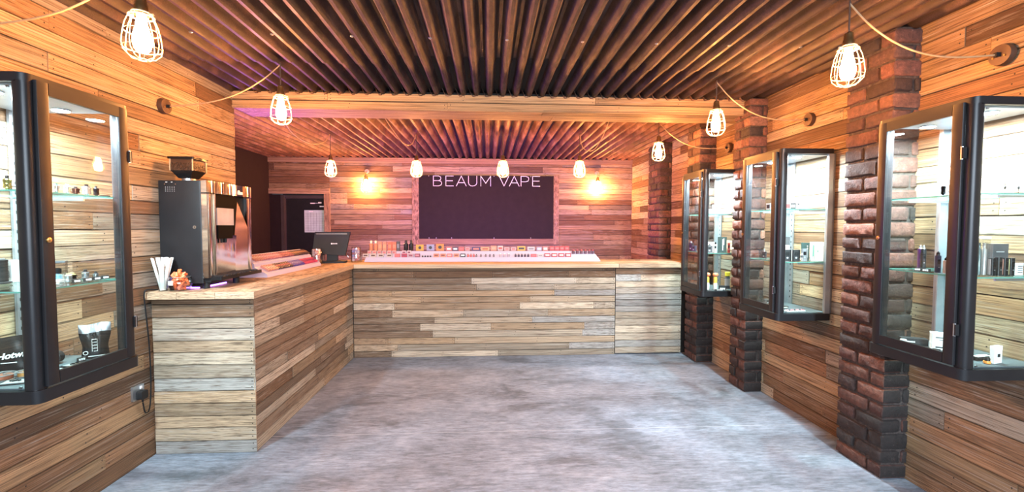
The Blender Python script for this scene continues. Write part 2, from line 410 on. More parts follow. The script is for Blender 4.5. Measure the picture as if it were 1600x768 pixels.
tag(mb.build('paper_strip'), 'narrow white paper strip stuck on the black door, upper of two', 'sticker')
mb = MB(); mb.box(-2.85, -2.775, YB + .06, YB + .0695, 1.845, 1.865, PAPER); tag(mb.build('paper_strip'), 'short white paper strip stuck on the black door just above the notice sheet', 'sticker')

# ceilings of corrugated sheet
def sheet(mb, x0, x1, ya, yb, z, mat, pitch=.1165, amp=.034, ph=0, n=12, th=.0015):
    N = int((x1 - x0) / pitch * n); ys = [ya, yb]; b = len(mb.v)
    for i in range(N + 1):
        x = x0 + (x1 - x0) * i / N; s = math.cos(2 * PI * (x - x0) / pitch + ph)
        s = max(-.86, min(.86, s * 1.12)) / .86
        zz = z + amp * (1 + s)
        for yy in ys: mb.v.append((x, yy, zz))
    for i in range(N): mb.face([b + 2 * i, b + 2 * i + 1, b + 2 * i + 3, b + 2 * i + 2], mat)
    b2 = len(mb.v)
    for i in range(N + 1):
        p = mb.v[b + 2 * i]; mb.v.append((p[0], ya, p[2] + .006))
    for i in range(N): mb.face([b + 2 * i, b + 2 * i + 2, b2 + i + 1, b2 + i], mat)
    b2 = len(mb.v)
    for i in range(N + 1):
        p = mb.v[b + 2 * i + 1]; mb.v.append((p[0], yb, p[2] + .006))
    for i in range(N): mb.face([b + 2 * i + 1, b + 2 * i + 3, b2 + i + 1, b2 + i], mat)
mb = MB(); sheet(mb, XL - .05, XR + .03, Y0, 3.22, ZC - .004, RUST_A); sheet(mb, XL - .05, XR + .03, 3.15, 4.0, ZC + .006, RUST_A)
for k in range(9):
    x = -1.75 + k * .4665
    for yy in (2.75, .9): mb.lathe([(.011, -.004), (.008, -.008), (.001, -.010)], STEEL, 8, (x, yy, ZC - .004))
mb.box(XL - .1, XR + .1, Y0, 4.0, 2.72, 2.74, GAP); o = struct(mb, 'ceiling', True)
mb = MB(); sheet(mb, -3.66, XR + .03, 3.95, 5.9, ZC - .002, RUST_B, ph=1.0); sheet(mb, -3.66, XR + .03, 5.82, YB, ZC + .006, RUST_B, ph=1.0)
mb.box(-3.75, XR + .1, 4.0, YB + .1, 2.72, 2.74, GAP); struct(mb, 'ceiling_rear', True)

# timber beam under the join of the two ceilings
bm_ = thing('ceiling_beam', 'wide timber clad beam running across the room under the corrugated ceiling', 'beam', (0, 0, 0))
mb = MB(); mb.box(XL + .002, XR - .002, 3.975, 4.29, 2.545, 2.69, GAP)
mb.build('core', bm_)
for k, (za, zb) in enumerate(((2.525, 2.598), (2.60, 2.672))):
    mb = MB(); planks(mb, (XL + .005, 3.975, za), X, Z, -Y, XR - XL - .01, zb - za, zb - za, W_BEAM, 50 + k, 1.6, 2.8, dj=.003, back=False); mb.build('front_board', bm_)
mb = MB(); planks(mb, (XL + .005, 3.955, 2.545), X, Y, -Z, XR - XL - .01, .36, .19, W_BEAM, 55, 2.0, 3.0, dj=.003, back=False); mb.build('underside_board', bm_)
mb = MB(); planks(mb, (XR - .005, 4.295, 2.535), -X, Z, Y, XR - XL - .01, .14, .07, W_BEAM, 56, 2.0, 3.0, dj=.003, back=False); mb.build('rear_board', bm_)

# ------------------------------------------------------------------ brick pillars
def pillar(x0, y0, y1, seed, label, low_dark=1.0, z1=2.66, sz=.85):
    rr = random.Random(seed); ch = .0925; x1 = XR - .004
    root = thing('brick_pillar', label, 'pillar', ((x0 + x1) / 2, (y0 + y1) / 2, 0), 0, 'brick pillars against the right wall')
    ox, oy = (x0 + x1) / 2, (y0 + y1) / 2
    mb = MB(); mb.box(x0 + .014 - ox, x1 - ox, y0 + .014 - oy, y1 - .014 - oy, 0, z1, MORTAR)
    mb.build('mortar_core', root)
    mb = MB(); zs = 0; k = 0
    while zs < z1 - .03:
        h = ch * rr.uniform(.93, 1.07); zt = min(zs + h, z1)
        Ly = y1 - y0; cuts = [y0]
        first = .20 if k % 2 else .105
        first = min(first, Ly * .6); yy = y0 + first; cuts.append(yy)
        while y1 - yy > .26: yy += .215; cuts.append(yy)
        if y1 - yy > .05: cuts.append(y1)
        else: cuts[-1] = y1
        for i in range(len(cuts) - 1):
            xs = [x0, x1]
            if i == 0: xs = [x0, x0 + (.125 if k % 2 else .06 + .08 * rr.random()), x1] if k % 2 else [x0, x1]
            for a in range(len(xs) - 1):
                g = .0065
                bx = [xs[a] + (0 if a == 0 else g), xs[a + 1] - (0 if a == len(xs) - 2 else g)]
                by = [cuts[i] + (0 if i == 0 else g), cuts[i + 1] - (0 if i == len(cuts) - 2 else g)]
                bz = [zs + g * .9, zt - g * .9]
                low = max(0, 1 - zs / 1.3); c = (max(0, min(1, rr.random() * .95 - low * .25 * low_dark)), min(1, rr.random() ** 1.5 + low * .55 * low_dark), rr.random())
                jit = rr.uniform(-.004, .004)
                # rounded, uneven brick: grid box with pushed-in rim
                nx, ny, nz = 2, max(2, int((by[1] - by[0]) / .05)), 3
                ax = [bx[0] + (bx[1] - bx[0]) * t for t in ([0, .12, .88, 1] if bx[1] - bx[0] > .05 else [0, .5, 1])]
                ay = [by[0]] + [by[0] + (by[1] - by[0]) * t for t in ([.07] + [q / 4 for q in range(1, 4)] + [.93])] + [by[1]]
                az = [bz[0], bz[0] + .012, (bz[0] + bz[1]) / 2, bz[1] - .012, bz[1]]
                idx = {}
                def vert(i_, j_, k_):
                    key = (i_, j_, k_)
                    if key in idx: return idx[key]
                    e = (i_ in (0, len(ax) - 1)) + (j_ in (0, len(ay) - 1)) + (k_ in (0, len(az) - 1))
                    p = Vector((ax[i_], ay[j_], az[k_])); ctr = Vector(((bx[0] + bx[1]) / 2, (by[0] + by[1]) / 2, (bz[0] + bz[1]) / 2))
                    if e >= 2:
                        d = Vector((0 if 0 < i_ < len(ax) - 1 else (1 if i_ == 0 else -1), 0 if 0 < j_ < len(ay) - 1 else (1 if j_ == 0 else -1), 0 if 0 < k_ < len(az) - 1 else (1 if k_ == 0 else -1)))
                        p += d * (.0035 + rr.random() * .003)
                    p += Vector((rr.uniform(-.0022, .0022) + jit * .5, rr.uniform(-.002, .002), rr.uniform(-.0018, .0018)))
                    idx[key] = len(mb.v); mb.v.append((p.x - ox, p.y - oy, p.z)); return idx[key]
                I, J, K = len(ax) - 1, len(ay) - 1, len(az) - 1
                for i_ in range(I):
                    for j_ in range(J):
                        mb.face([vert(i_, j_, 0), vert(i_, j_ + 1, 0), vert(i_ + 1, j_ + 1, 0), vert(i_ + 1, j_, 0)], BRICK, None, c)
                        mb.face([vert(i_, j_, K), vert(i_ + 1, j_, K), vert(i_ + 1, j_ + 1, K), vert(i_, j_ + 1, K)], BRICK, None, c)
                for i_ in range(I):
                    for k_ in range(K):
                        mb.face([vert(i_, 0, k_), vert(i_ + 1, 0, k_), vert(i_ + 1, 0, k_ + 1), vert(i_, 0, k_ + 1)], BRICK, None, (c[0] * .05, 1.0, c[2]) if i == 0 and zs < sz + .1 * c[2] else c)  # low camera-facing faces painted near black, standing in for shade below the cases
                        mb.face([vert(i_, J, k_), vert(i_, J, k_ + 1), vert(i_ + 1, J, k_ + 1), vert(i_ + 1, J, k_)], BRICK, None, c)
                for j_ in range(J):
                    for k_ in range(K):
                        mb.face([vert(0, j_, k_), vert(0, j_, k_ + 1), vert(0, j_ + 1, k_ + 1), vert(0, j_ + 1, k_)], BRICK, None, c)
                        mb.face([vert(I, j_, k_), vert(I, j_ + 1, k_), vert(I, j_ + 1, k_ + 1), vert(I, j_, k_ + 1)], BRICK, None, c)
        zs = zt; k += 1
    mb.build('brickwork', root, True)
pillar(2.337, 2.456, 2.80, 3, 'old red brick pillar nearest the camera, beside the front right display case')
pillar(2.334, 3.862, 4.12, 5, 'old red brick pillar carrying the right end of the timber beam')
pillar(2.311, 4.752, 5.05, 8, 'brick pillar where the counter flap meets the right wall')
pillar(2.33, 5.92, 6.36, 9, 'farthest brick pillar, standing behind the counter by the back wall')

# ------------------------------------------------------------------ counters
CT0, CT1 = 1.037, 1.083
XC, YC, YF = -1.541, 5.113, 2.976        # faces: left run towards the room, back run towards the camera, end of the left run
ct = thing('shop_counter', 'long L shaped counter clad in grey and brown pallet boards', 'counter', (-1.8, 4, 0))
def part(mb, name, root, smooth=False):
    o = mb.build(name, root, smooth); o.location = -Vector(root.location); return o
mb = MB(); mb.box(XL + .018, XC - .016, YF + .016, 5.75, 0, CT0, GAP); mb.box(XC - .02, 1.498, YC + .016, 5.72, 0, CT0, GAP); part(mb, 'carcass', ct)
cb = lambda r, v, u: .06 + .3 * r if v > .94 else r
mb = MB(); planks(mb, (XL + .016, YF + .016, 0), X, Z, -Y, XC - XL - .018, CT0 - .004, .0795, W_COUNT, 77, 2, 3, back=False, rbias=lambda r, v, u: .12 if v > .95 else .42 + .58 * r); part(mb, 'end_panel', ct)  # top board row coloured dark as the shadow under the counter top, all panels
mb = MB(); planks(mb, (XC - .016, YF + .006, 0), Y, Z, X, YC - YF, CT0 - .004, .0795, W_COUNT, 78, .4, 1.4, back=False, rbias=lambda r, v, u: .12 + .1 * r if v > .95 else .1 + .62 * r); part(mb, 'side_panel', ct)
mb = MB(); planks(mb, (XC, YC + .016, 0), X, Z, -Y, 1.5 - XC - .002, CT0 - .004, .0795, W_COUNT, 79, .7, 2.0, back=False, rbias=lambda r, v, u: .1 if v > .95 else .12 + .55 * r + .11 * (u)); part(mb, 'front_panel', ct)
mb = MB()
for k, (xa, xb) in enumerate(((XL + .016, -2.0), (-1.998, -1.76), (-1.758, -1.515))):
    plank(mb, xa, xb, 2.93, 5.06 if k == 2 else 5.78, CT0, CT1, W_TOP, 90 + k, 'y')
for k, (ya, yb) in enumerate(((5.062, 5.29), (5.292, 5.53), (5.532, 5.78))): plank(mb, -1.757, 1.523, ya, yb, CT0, CT1, W_TOP, 95 + k, 'x')
part(mb, 'counter_top', ct)
fl = thing('counter_flap', 'pale boarded flap section of the back counter beside the brick pillar', 'counter', (1.9, 5.4, 0))
mb = MB(); mb.box(1.504, 2.30, YC + .018, YC + .05, 0.02, CT0, GAP); mb.box(1.504, 2.495, YC + .05, 5.7, .0, CT0, GAP); part(mb, 'carcass', fl)
mb = MB(); planks(mb, (1.504, YC + .018, .012), X, Z, -Y, .796, CT0 - .016, .0795, W_COUNT, 99, 2, 3, back=False, rbias=lambda r, v, u: .12 if v > .95 else .55 + .45 * r); part(mb, 'front_panel', fl)  # dark top row again paints the shadow below the slab
mb = MB()
for k, (ya, yb) in enumerate(((5.062, 5.29), (5.292, 5.53), (5.532, 5.78))): plank(mb, 1.527, 2.306 if ya < 5.1 else 2.495, ya, yb, CT0, CT1, W_TOP, 195 + k, 'x')
mb.box(1.9, 1.96, 5.6, 5.62, CT1, CT1 + .004, BLACKM); part(mb, 'counter_top', fl)

# ------------------------------------------------------------------ black sign board with lettering
sb = thing('sign_board', 'large black sign board lettered BEAUM VAPE in a timber surround', 'sign', (-.02, YB - .01, 1.31))
ox = Vector(sb.location)
mb = MB(); mb.box(-1.168, 1.122, YB - .05, YB - .012, 1.31, 2.384, BOARD); part(mb, 'panel', sb)
for nm, a in (('a', (-1.283, -1.168, 1.21, 2.40, 'z')), ('b', (1.122, 1.216, 1.21, 2.40, 'z')), ('c', (-1.168, 1.122, 1.21, 1.31, 'x'))):
    mb = MB(); plank(mb, a[0], a[1], YB - .045, YB - .012, a[2], a[3], W_FRAME, ord(nm), a[4]); part(mb, 'surround_board', sb)
for x in (-.88, -.62, .1, .73, -1.0):
    for z in (1.325, 2.372):
        mb = MB(); mb.lathe([(.008, -.054), (.004, -.056)], STEEL, 8, (x, YB, z), ax='y'); part(mb, 'screw', sb)
LET = {'B': [[(0, 0), (0, 1), (.5, 1), (.72, .9), (.76, .76), (.7, .6), (.5, .53), (0, .53)], [(.5, .53), (.76, .46), (.84, .28), (.78, .1), (.55, 0), (0, 0)]],
       'E': [[(.75, 0), (0, 0), (0, 1), (.75, 1)], [(0, .52), (.68, .52)]], 'A': [[(0, 0), (.5, 1), (1, 0)], [(.17, .33), (.83, .33)]],
       'U': [[(0, 1), (0, .32), (.08, .12), (.25, .01), (.42, 0), (.62, .03), (.78, .14), (.85, .32), (.85, 1)]],
       'M': [[(0, 0), (0, 1), (.5, .28), (1, 1), (1, 0)]], 'V': [[(0, 1), (.48, 0), (.96, 1)]],
       'P': [[(0, 0), (0, 1), (.5, 1), (.76, .9), (.8, .72), (.74, .53), (.5, .45), (0, .45)]]}
def letter(ch, x, z, s, w_, y):
    mb = MB()
    for st in LET[ch]:
        for k in range(len(st) - 1):
            a = Vector((x + st[k][0] * s, 0, z + st[k][1] * s)); b = Vector((x + st[k + 1][0] * s, 0, z + st[k + 1][1] * s))
            d = (b - a).normalized(); n = Vector((-d.z, 0, d.x)) * w_ / 2; a = a - d * w_ / 2; b = b + d * w_ / 2
            for yy in (y, y + .008): mb.quad([(p.x, yy, p.z) for p in (a - n, b - n, b + n, a + n)], WHITE)
            for p, q in ((a - n, b - n), (b - n, b + n), (b + n, a + n), (a + n, a - n)): mb.quad([(p.x, y, p.z), (q.x, y, q.z), (q.x, y + .008, q.z), (p.x, y + .008, p.z)], WHITE)
    return mb
for ch, px in (('B', 679), ('E', 698), ('A', 714), ('U', 732.5), ('M', 751.5), ('V', 780), ('A', 795.5), ('P', 813.5), ('E', 831.5)):
    xw = ((px - 800) / 690 + .0541) * YB * 1.0; mb = letter(ch, xw, 2.205 + (px - 679) * .00003, .166, .0088, YB - .058); part(mb, 'letter', sb)

# ------------------------------------------------------------------ caged pendant lamps
def make_lamp(L, name, label, group, cordmat=BROWNC):
    root = thing(name, label, 'lamp', (0, 0, 0), 0, group)
    mb = MB(); mb.tube([(0, 0, 0), (0, 0, -L + .15)], .0042, cordmat, 8)
    mb.build('cord', root, True)
    c = -L
    mb = MB(); mb.lathe([(.006, c + .165), (.02, c + .155), (.022, c + .125), (.026, c + .12), (.026, c + .10), (.033, c + .097), (.033, c + .085), (.02, c + .082)], flat((.2, .12, .05), .35, .8, 'aged_brass'), 16)
    mb.build('lamp_holder', root, True)
    mb = MB(); prof = [(.034, .092), (.045, .075), (.058, .04), (.066, 0), (.071, -.045), (.066, -.075), (.045, -.098), (.018, -.107)]
    for k in range(8):
        t = PI * 2 * k / 8; mb.tube([(r * math.cos(t), r * math.sin(t), c + z) for r, z in prof], .0019, CREAM, 6)
    for r, z, th in ((.034, .092, .003), (.045, .078, .003), (.064, .012, .0017), (.070, -.058, .0017), (.018, -.107, .003)):
        mb.tube([(r * math.cos(2 * PI * k / 28), r * math.sin(2 * PI * k / 28), c + z) for k in range(28)], th, CREAM, 6, True)
    for s in (-1, 1): mb.lathe([(.006, -.008), (.006, .008)], CREAM, 8, (s * .042, 0, c + .085), ax='x')
    mb.build('wire_cage', root, True)
    mb = MB(); bp = [(.004, -.078), (.018, -.074), (.029, -.06), (.034, -.04), (.034, -.018), (.029, .01), (.022, .04), (.018, .065), (.017, .083)]
    mb.lathe([(r, c + z) for r, z in bp], M_BULB, 16); b = mb.build('bulb', root, True); b['label'] = 'glowing glass bulb'
    return root
LF = [(-1.495, 2.03, 'caged pendant lamp nearest the front left, hanging above the left display case'),
      (-1.453, 3.224, 'caged pendant lamp hanging in front of the left end of the timber beam'),
      (1.83, 2.19, 'caged pendant lamp hanging in front of the nearest brick pillar'),
      (1.783, 3.406, 'caged pendant lamp hanging in front of the right end of the timber beam')]
lamp = make_lamp(.32, 'pendant_lamp', LF[0][2], 'caged pendant lamps'); lamp.location = (LF[0][0], LF[0][1], 2.65)
for x, y, l in LF[1:]: dup(lamp, (x, y, 2.65), None, l)
lamp2 = make_lamp(.425, 'pendant_lamp', 'caged pendant lamp over the corner of the counter, left of the wall lamp', 'caged pendant lamps'); lamp2.location = (-1.927, 5.56, 2.65)
for x, y, l in [(-.879, 5.52, 'caged pendant lamp hanging before the left edge of the black sign board'), (.181, 5.45, 'caged pendant lamp hanging before the letter V of the sign'), (1.12, 5.4, 'caged pendant lamp hanging just right of the black sign board')]:
    dup(lamp2, (x, y, 2.65), None, l)
dup(lamp, (1.84, 4.72, 2.65), None, 'caged pendant lamp hanging behind the beam near the farthest brick pillar')
# wall lamps
def wall_lamp(x, l):
    root = thing('wall_lamp', l, 'lamp', (x, YB - .10, 2.44), 0, 'caged wall lamps on the back wall')
    mb = MB(); mb.lathe([(.036, .085), (.036, .055), (.030, .05)], flat((.55, .42, .3), .5), 18, ax='y'); mb.tube([(0, .06, 0), (0, .0, -.02), (0, 0, -.09)], .006, BRASS); mb.build('wall_rose', root, True)
    c = -.235
    mb = MB(); mb.lathe([(.012, c + .165), (.024, c + .155), (.026, c + .12), (.036, c + .11), (.036, c + .09), (.02, c + .085)], BRASS, 16); mb.build('lamp_holder', root, True)
    mb = MB(); prof = [(.036, .10), (.055, .07), (.07, .02), (.08, -.04), (.078, -.08), (.055, -.115), (.02, -.128)]
    for k in range(8):
        t = PI * 2 * k / 8; mb.tube([(r * math.cos(t), r * math.sin(t), c + z) for r, z in prof], .0024, BRASS, 6)
    for r, z in ((.055, .07), (.075, 0), (.078, -.08), (.02, -.128)): mb.tube([(r * math.cos(2 * PI * k / 28), r * math.sin(2 * PI * k / 28), c + z) for k in range(28)], .0022, BRASS, 6, True)
    mb.build('wire_cage', root, True)
    mb = MB(); mb.lathe([(r * 1.35, c + z * 1.15) for r, z in [(.004, -.078), (.018, -.074), (.029, -.06), (.034, -.04), (.034, -.018), (.029, .01), (.022, .04), (.018, .07)]], M_BULB, 16); b = mb.build('bulb', root, True); b['label'] = 'glowing glass bulb'
wall_lamp(-2.03, 'caged wall lamp on the back wall left of the black sign board')
wall_lamp(1.875, 'caged wall lamp on the back wall right of the black sign board')
# cords and wooden roses
def catm(P, n=10):
    P = [Vector(p) for p in P]; P = [P[0] * 2 - P[1]] + P + [P[-1] * 2 - P[-2]]; out = []
    for i in range(1, len(P) - 2):
        for k in range(n):
            t = k / n; a, b, c, d = P[i - 1:i + 3]
            out.append(.5 * ((2 * b) + (c - a) * t + (2 * a - 5 * b + 4 * c - d) * t * t + (3 * b - a - 3 * c + d) * t ** 3))
    out.append(P[-2]); return out
def cord(pts, label, r=.0042):
    mb = MB(); mb.tube(catm(pts), r, flat((.36, .24, .13), .7, 0, 'twisted_cord'), 8); return tag(mb.build('lamp_cord', None, True), label, 'cord')
def swag(h, rz, sag, end=None):
    h, e = Vector(h), Vector(rz); P = []
    for k in range(9):
        t = k / 8; p = h.lerp(e, t); p.z -= sag * math.sin(PI * t ** .85); P.append(p)
    return P
def rose(x, y, z, s, label):
    root = thing('cord_rose', label, 'cord rose', (x, y, z), 0, 'round wooden cord roses on the walls')
    mb = MB(); mb.lathe([(.001, 0), (.05, 0), (.052, s * .012), (.048, s * .03), (.001, s * .032)] if s > 0 else [(.001, s * .032), (.048, s * .03), (.052, s * .012), (.05, 0), (.001, 0)], ROSE, 22, ax='x', cap=False); mb.build('disc', root, True)
    mb = MB(); mb.cbox(s * .04, .0, 0, .025, .014, .02, BLACKP); mb.build('cord_grip', root)
    for k in (-1, 1):
        mb = MB(); mb.lathe([(.004, s * .03), (.004, s * .036)] if s > 0 else [(.004, s * .036), (.004, s * .03)], BRASS, 8, (0, k * .025, -.01), ax='x'); mb.build('screw', root)
rose(XL + .014, 3.134, 2.313, 1, 'round wooden cord rose on the left wall by the beam'); rose(XL + .014, 1.94, 2.313, 1, 'round wooden cord rose on the left wall above the display case')
rose(XR - .014, 2.04, 2.338, -1, 'round wooden cord rose on the right wall above the nearest display case')
rose(XR - .014, 3.327, 2.34, -1, 'round wooden cord rose on the right wall above the middle display case')
rose(XR - .014, 4.472, 2.328, -1, 'smallest looking cord rose, on the right wall above the far display case')
cord(swag((-1.453, 3.224, 2.635), (XL + .05, 3.134, 2.313), .09), 'cord looping from the beam end lamp to the left wall')
cord(swag((-1.495, 2.03, 2.635), (XL + .05, 1.94, 2.313), .09), 'cord looping from the front left lamp to the left wall')
cord(swag((1.83, 2.19, 2.635), (XR - .05, 2.04, 2.338), .12), 'cord looping from the front right lamp to the right wall')
cord(swag((1.783, 3.406, 2.635), (XR - .05, 3.327, 2.34), .12), 'cord looping from the right beam end lamp to the right wall')
cord(swag((1.84, 4.72, 2.635), (XR - .05, 4.472, 2.328), .12), 'cord looping across the brick pillar above the far display case')
cord([(-1.95, 4.3, 2.60), (-1.98, 4.6, 2.46), (-1.96, 5.0, 2.42), (-1.93, 5.35, 2.50), (-1.927, 5.55, 2.635)], 'thin cord drooping under the rear ceiling at far left')
cord([(-1.02, 4.3, 2.60), (-.98, 4.7, 2.50), (-.93, 5.0, 2.43), (-.90, 5.3, 2.48), (-.879, 5.51, 2.635)], 'thin cord drooping under the rear ceiling, left of the sign centre')
cord([(1.2, 4.3, 2.60), (1.22, 4.7, 2.47), (1.19, 5.0, 2.38), (1.13, 5.25, 2.45), (1.12, 5.39, 2.635)], 'thin cord drooping under the rear ceiling, right of the sign centre')

# ------------------------------------------------------------------ wall display cases
def make_case(D, label, shelves=(.425, .81)):
    Wd, H = .48, 1.24; h = Wd / 2
    root = thing('display_case', label, 'display case', (0, 0, 0), 0, 'black glazed wall display cases')
    mb = MB()
    mb.rbox(.0, D, -h, h, H - .035, H, .03, BLACKM, 5)
    mb.box(.03, D - .03, -h + .03, h - .03, H - .042, H - .035, RAIL)
    mb.build('top_panel', root, True)
    mb = MB(); mb.rbox(0, D + .012, -h - .008, h + .008, 0, .05, .032, BLACKM, 5); mb.box(.02, D - .02, -h + .015, h - .015, .05, .056, flat((.075, .085, .095), .45, 0, spec=.3)); mb.build('base_tray', root, True)
    for sy in (-1, 1):
        mb = MB(); ya, yb = (sy * h, sy * (h - .055)); ya, yb = min(ya, yb), max(ya, yb)
        mb.rbox(D - .058, D, ya, yb, .05, H - .03, .022, BLACKM, 5); mb.build('corner_post', root, True)
        mb = MB(); ya, yb = (sy * h, sy * (h - .022)); ya, yb = min(ya, yb), max(ya, yb)
        mb.box(0, .012, min(sy * h, sy * (h - .065)), max(sy * h, sy * (h - .065)), .05, H - .035, RAIL); mb.box(.0, .05, ya, yb, .05, H - .035, RAIL)
        for k in range(24): mb.box(.0121, .0128, sy * (h - .05) - .004, sy * (h - .05) + .004, .1 + k * .045, .115 + k * .045, BLACKP)
        mb.build('slotted_upright', root)
        mb = MB(); mb.box(.05, D - .058, sy * (h - .012) - .003, sy * (h - .012) + .003, .05, H - .035, GLASS); mb.build('side_glass', root)
        for zz in (.06, H - .05):
            mb = MB(); mb.lathe([(.005, -.003), (.005, .003)], STEEL, 8, (D - .07, sy * (h - .012), zz), ax='y'); mb.build('screw', root)
    d = thing('door', None, None); d.parent = root
    for k in d.keys():
        if k in ('label', 'category'): del d[k]
    ya, yb = -h + .028, h - .034; za, zb = .058, H - .02; w_ = .047; t0, t1 = D + .0005, D + .016
    mb = MB(); mb.rbox(t0, t1, ya, ya + w_, za, zb, .004, BLACKM, 2, 'z'); mb.rbox(t0, t1, yb - w_, yb, za, zb, .004, BLACKM, 2, 'z')
    mb.box(t0, t1, ya + w_, yb - w_, za, za + w_, BLACKM); mb.box(t0, t1, ya + w_, yb - w_, zb - w_, zb, BLACKM); mb.build('door_frame', d, True)
    mb = MB(); mb.box(D + .005, D + .010, ya + w_, yb - w_, za + w_, zb - w_, GLASS); mb.build('door_glass', d)
    mb = MB(); mb.lathe([(.010, D + .016), (.010, D + .021), (.006, D + .022)], BRASS, 16, (0, ya + w_ * .45, .62), ax='x'); mb.box(D + .021, D + .0225, ya + w_ * .45 - .001, ya + w_ * .45 + .001, .614, .626, BLACKP); mb.build('lock', d, True)
    for zz in (.22, 1.0):
        mb = MB(); mb.box(D + .004, D + .022, yb - .004, yb + .012, zz - .025, zz + .025, BLACKP); mb.tube([(D + .018, yb + .004, zz - .028), (D + .018, yb + .004, zz + .028)], .005, STEEL); mb.build('hinge', d, True)
    for z in shelves:
        mb = MB(); x0, x1, y0, y1 = .015, D - .045, -h + .02, h - .02
        mb.quad([(x0, y0, z), (x1, y0, z), (x1, y1, z), (x0, y1, z)], SHELF); mb.quad([(x0, y1, z - .006), (x1, y1, z - .006), (x1, y0, z - .006), (x0, y0, z - .006)], SHELF)
        for p, q in (((x0, y0), (x1, y0)), ((x1, y0), (x1, y1)), ((x1, y1), (x0, y1)), ((x0, y1), (x0, y0))): mb.quad([p + (z - .006,), q + (z - .006,), q + (z,), p + (z,)], GLASS_EDGE)
        mb.build('glass_shelf', root)
        for sy in (-1, 1):
            mb = MB(); mb.box(.012, D * .6, sy * (h - .03) - .004, sy * (h - .03) + .004, z - .018, z - .0065, STEEL); mb.build('shelf_bracket', root)
    for sy in (-1, 1):
        mb = MB(); mb.lathe([(.001, H - .0485), (.030, H - .0485), (.036, H - .0465), (.036, H - .042)], STEEL, 20, (D * .55, sy * .14, 0), mats=[M_LED, STEEL, STEEL]); 
        l_ = mb.build('spotlight', root, True); l_['label'] = 'lit white spotlight'
    return root
CZ = .83
caseK = make_case(.488, 'black glazed display case on the left wall'); caseK.location = (XL + .016, 1.98, CZ)
caseN = make_case(.405, 'black glazed display case nearest on the right wall, cut by the frame', (.455, .825)); caseN.location = (XR - .016, 2.05, CZ); caseN.rotation_euler = (0, 0, PI)
caseM = make_case(.405, 'middle of the three black glazed display cases on the right wall'); caseM.location = (XR - .016, 3.305, CZ); caseM.rotation_euler = (0, 0, PI)
dup(caseM, (XR - .016, 4.43, CZ), PI, 'farthest black glazed display case on the right wall, beside the counter flap')
# ------------------------------------------------------------------ goods in the display cases
def col(c, r=.45, m=0.0): return flat(tuple(c), r, m)
BK = (.015, .015, .017); WH = (.78, .79, .80); SV = (.55, .56, .58); GD = (.6, .45, .2)
def put(o, x, y, z, rz=0): o.location = (x, y, z); o.rotation_euler = (0, 0, rz); return o
def carton(x, y, z, w, d, h, c, label, cat='box', rz=0, panel=None, name='product_box', group=None, marks=None, panelz=(.2, .75)):
    """upright carton with lid line, printed panel on its front (local -Y)"""
    root = thing(name, label, cat, (x, y, z), rz, group)
    mb = MB(); mb.rbox(-w / 2, w / 2, -d / 2, d / 2, 0, h * .8, min(.002, d * .2), col(c), 2); mb.rbox(-w / 2 - .0006, w / 2 + .0006, -d / 2 - .0006, d / 2 + .0006, h * .8, h, min(.002, d * .2), col(tuple(min(1, q * 1.08) for q in c)), 2); mb.build('carton', root)
    if panel:
        mb = MB(); mb.box(-w * .36, w * .36, -d / 2 - .0016, -d / 2 - .0007, h * panelz[0], h * panelz[1], col(panel)); mb.build('printed_panel', root)
    if marks:
        mb = MB()
        for (a, b, p, q) in marks[1]: mb.box(a * w, b * w, -d / 2 - .0026, -d / 2 - .0017, p * h, q * h, col(marks[0]))
        mb.build('printed_mark', root)
    return root
def atomizer(x, y, z, r, h, body, capc, label, name='tank_atomiser', group=None, tip=True, stand=False):
    root = thing(name, label, 'vape tank', (x, y, z), 0, group); s = h
    mb = MB(); mb.lathe([(r * .5, 0), (r * .55, .08 * s), (r, .1 * s), (r, .28 * s), (r * .93, .30 * s), (r * .93, .55 * s), (r, .57 * s), (r, .72 * s), (r * .8, .76 * s)], col(body, .22, .9), 16); mb.build('tank_body', root, True)
    mb = MB(); mb.lathe([(r * .8, .74 * s), (r * .82, .80 * s), (r * .5, .82 * s), (r * .42, .86 * s), (r * .5, s), (r * .3, s)], col(capc, .3), 14); mb.build('drip_tip', root, True)
    return root
def device(x, y, z, w, d, h, c, label, rz=0, side=None, tank=None, name='vape_device', group=None):
    root = thing(name, label, 'vape device', (x, y, z), rz, group)
    mb = MB(); mb.rbox(-w / 2, w / 2, -d / 2, d / 2, 0, h, min(w, d) * .3, col(c, .3, .3), 4); mb.build('device_body', root, True)
    mb = MB(); mb.rbox(-w * .28, w * .28, h * .5, h * .8, -d / 2 - .001, -d / 2 - .0002, w * .08, BLACKG, 3, 'z') if False else mb.box(-w * .25, w * .25, -d / 2 - .001, -d / 2 + .0005, h * .5, h * .78, BLACKG); mb.build('screen', root)
    mb = MB(); mb.lathe([(w * .13, -d / 2 - .0015), (w * .13, -d / 2 + .001)], STEEL, 12, (0, 0, h * .32), ax='y'); mb.build('fire_button', root)
    if side:
        mb = MB(); mb.box(-w / 2 - .0008, -w / 2 + w * .3, -d * .25, d * .25, h * .06, h * .94, col(side, .4)); mb.build('side_panel', root)
    if tank:
        r = min(w, d) * .36; t = tank[1]; mb = MB(); mb.lathe([(r, h), (r, h + t * .15), (r * .9, h + t * .2), (r * .9, h + t * .65), (r, h + t * .7), (r * .5, h + t * .76), (r * .4, h + t)], col(tank[0], .2, .8), 14); mb.build('tank', root, True)
    return root
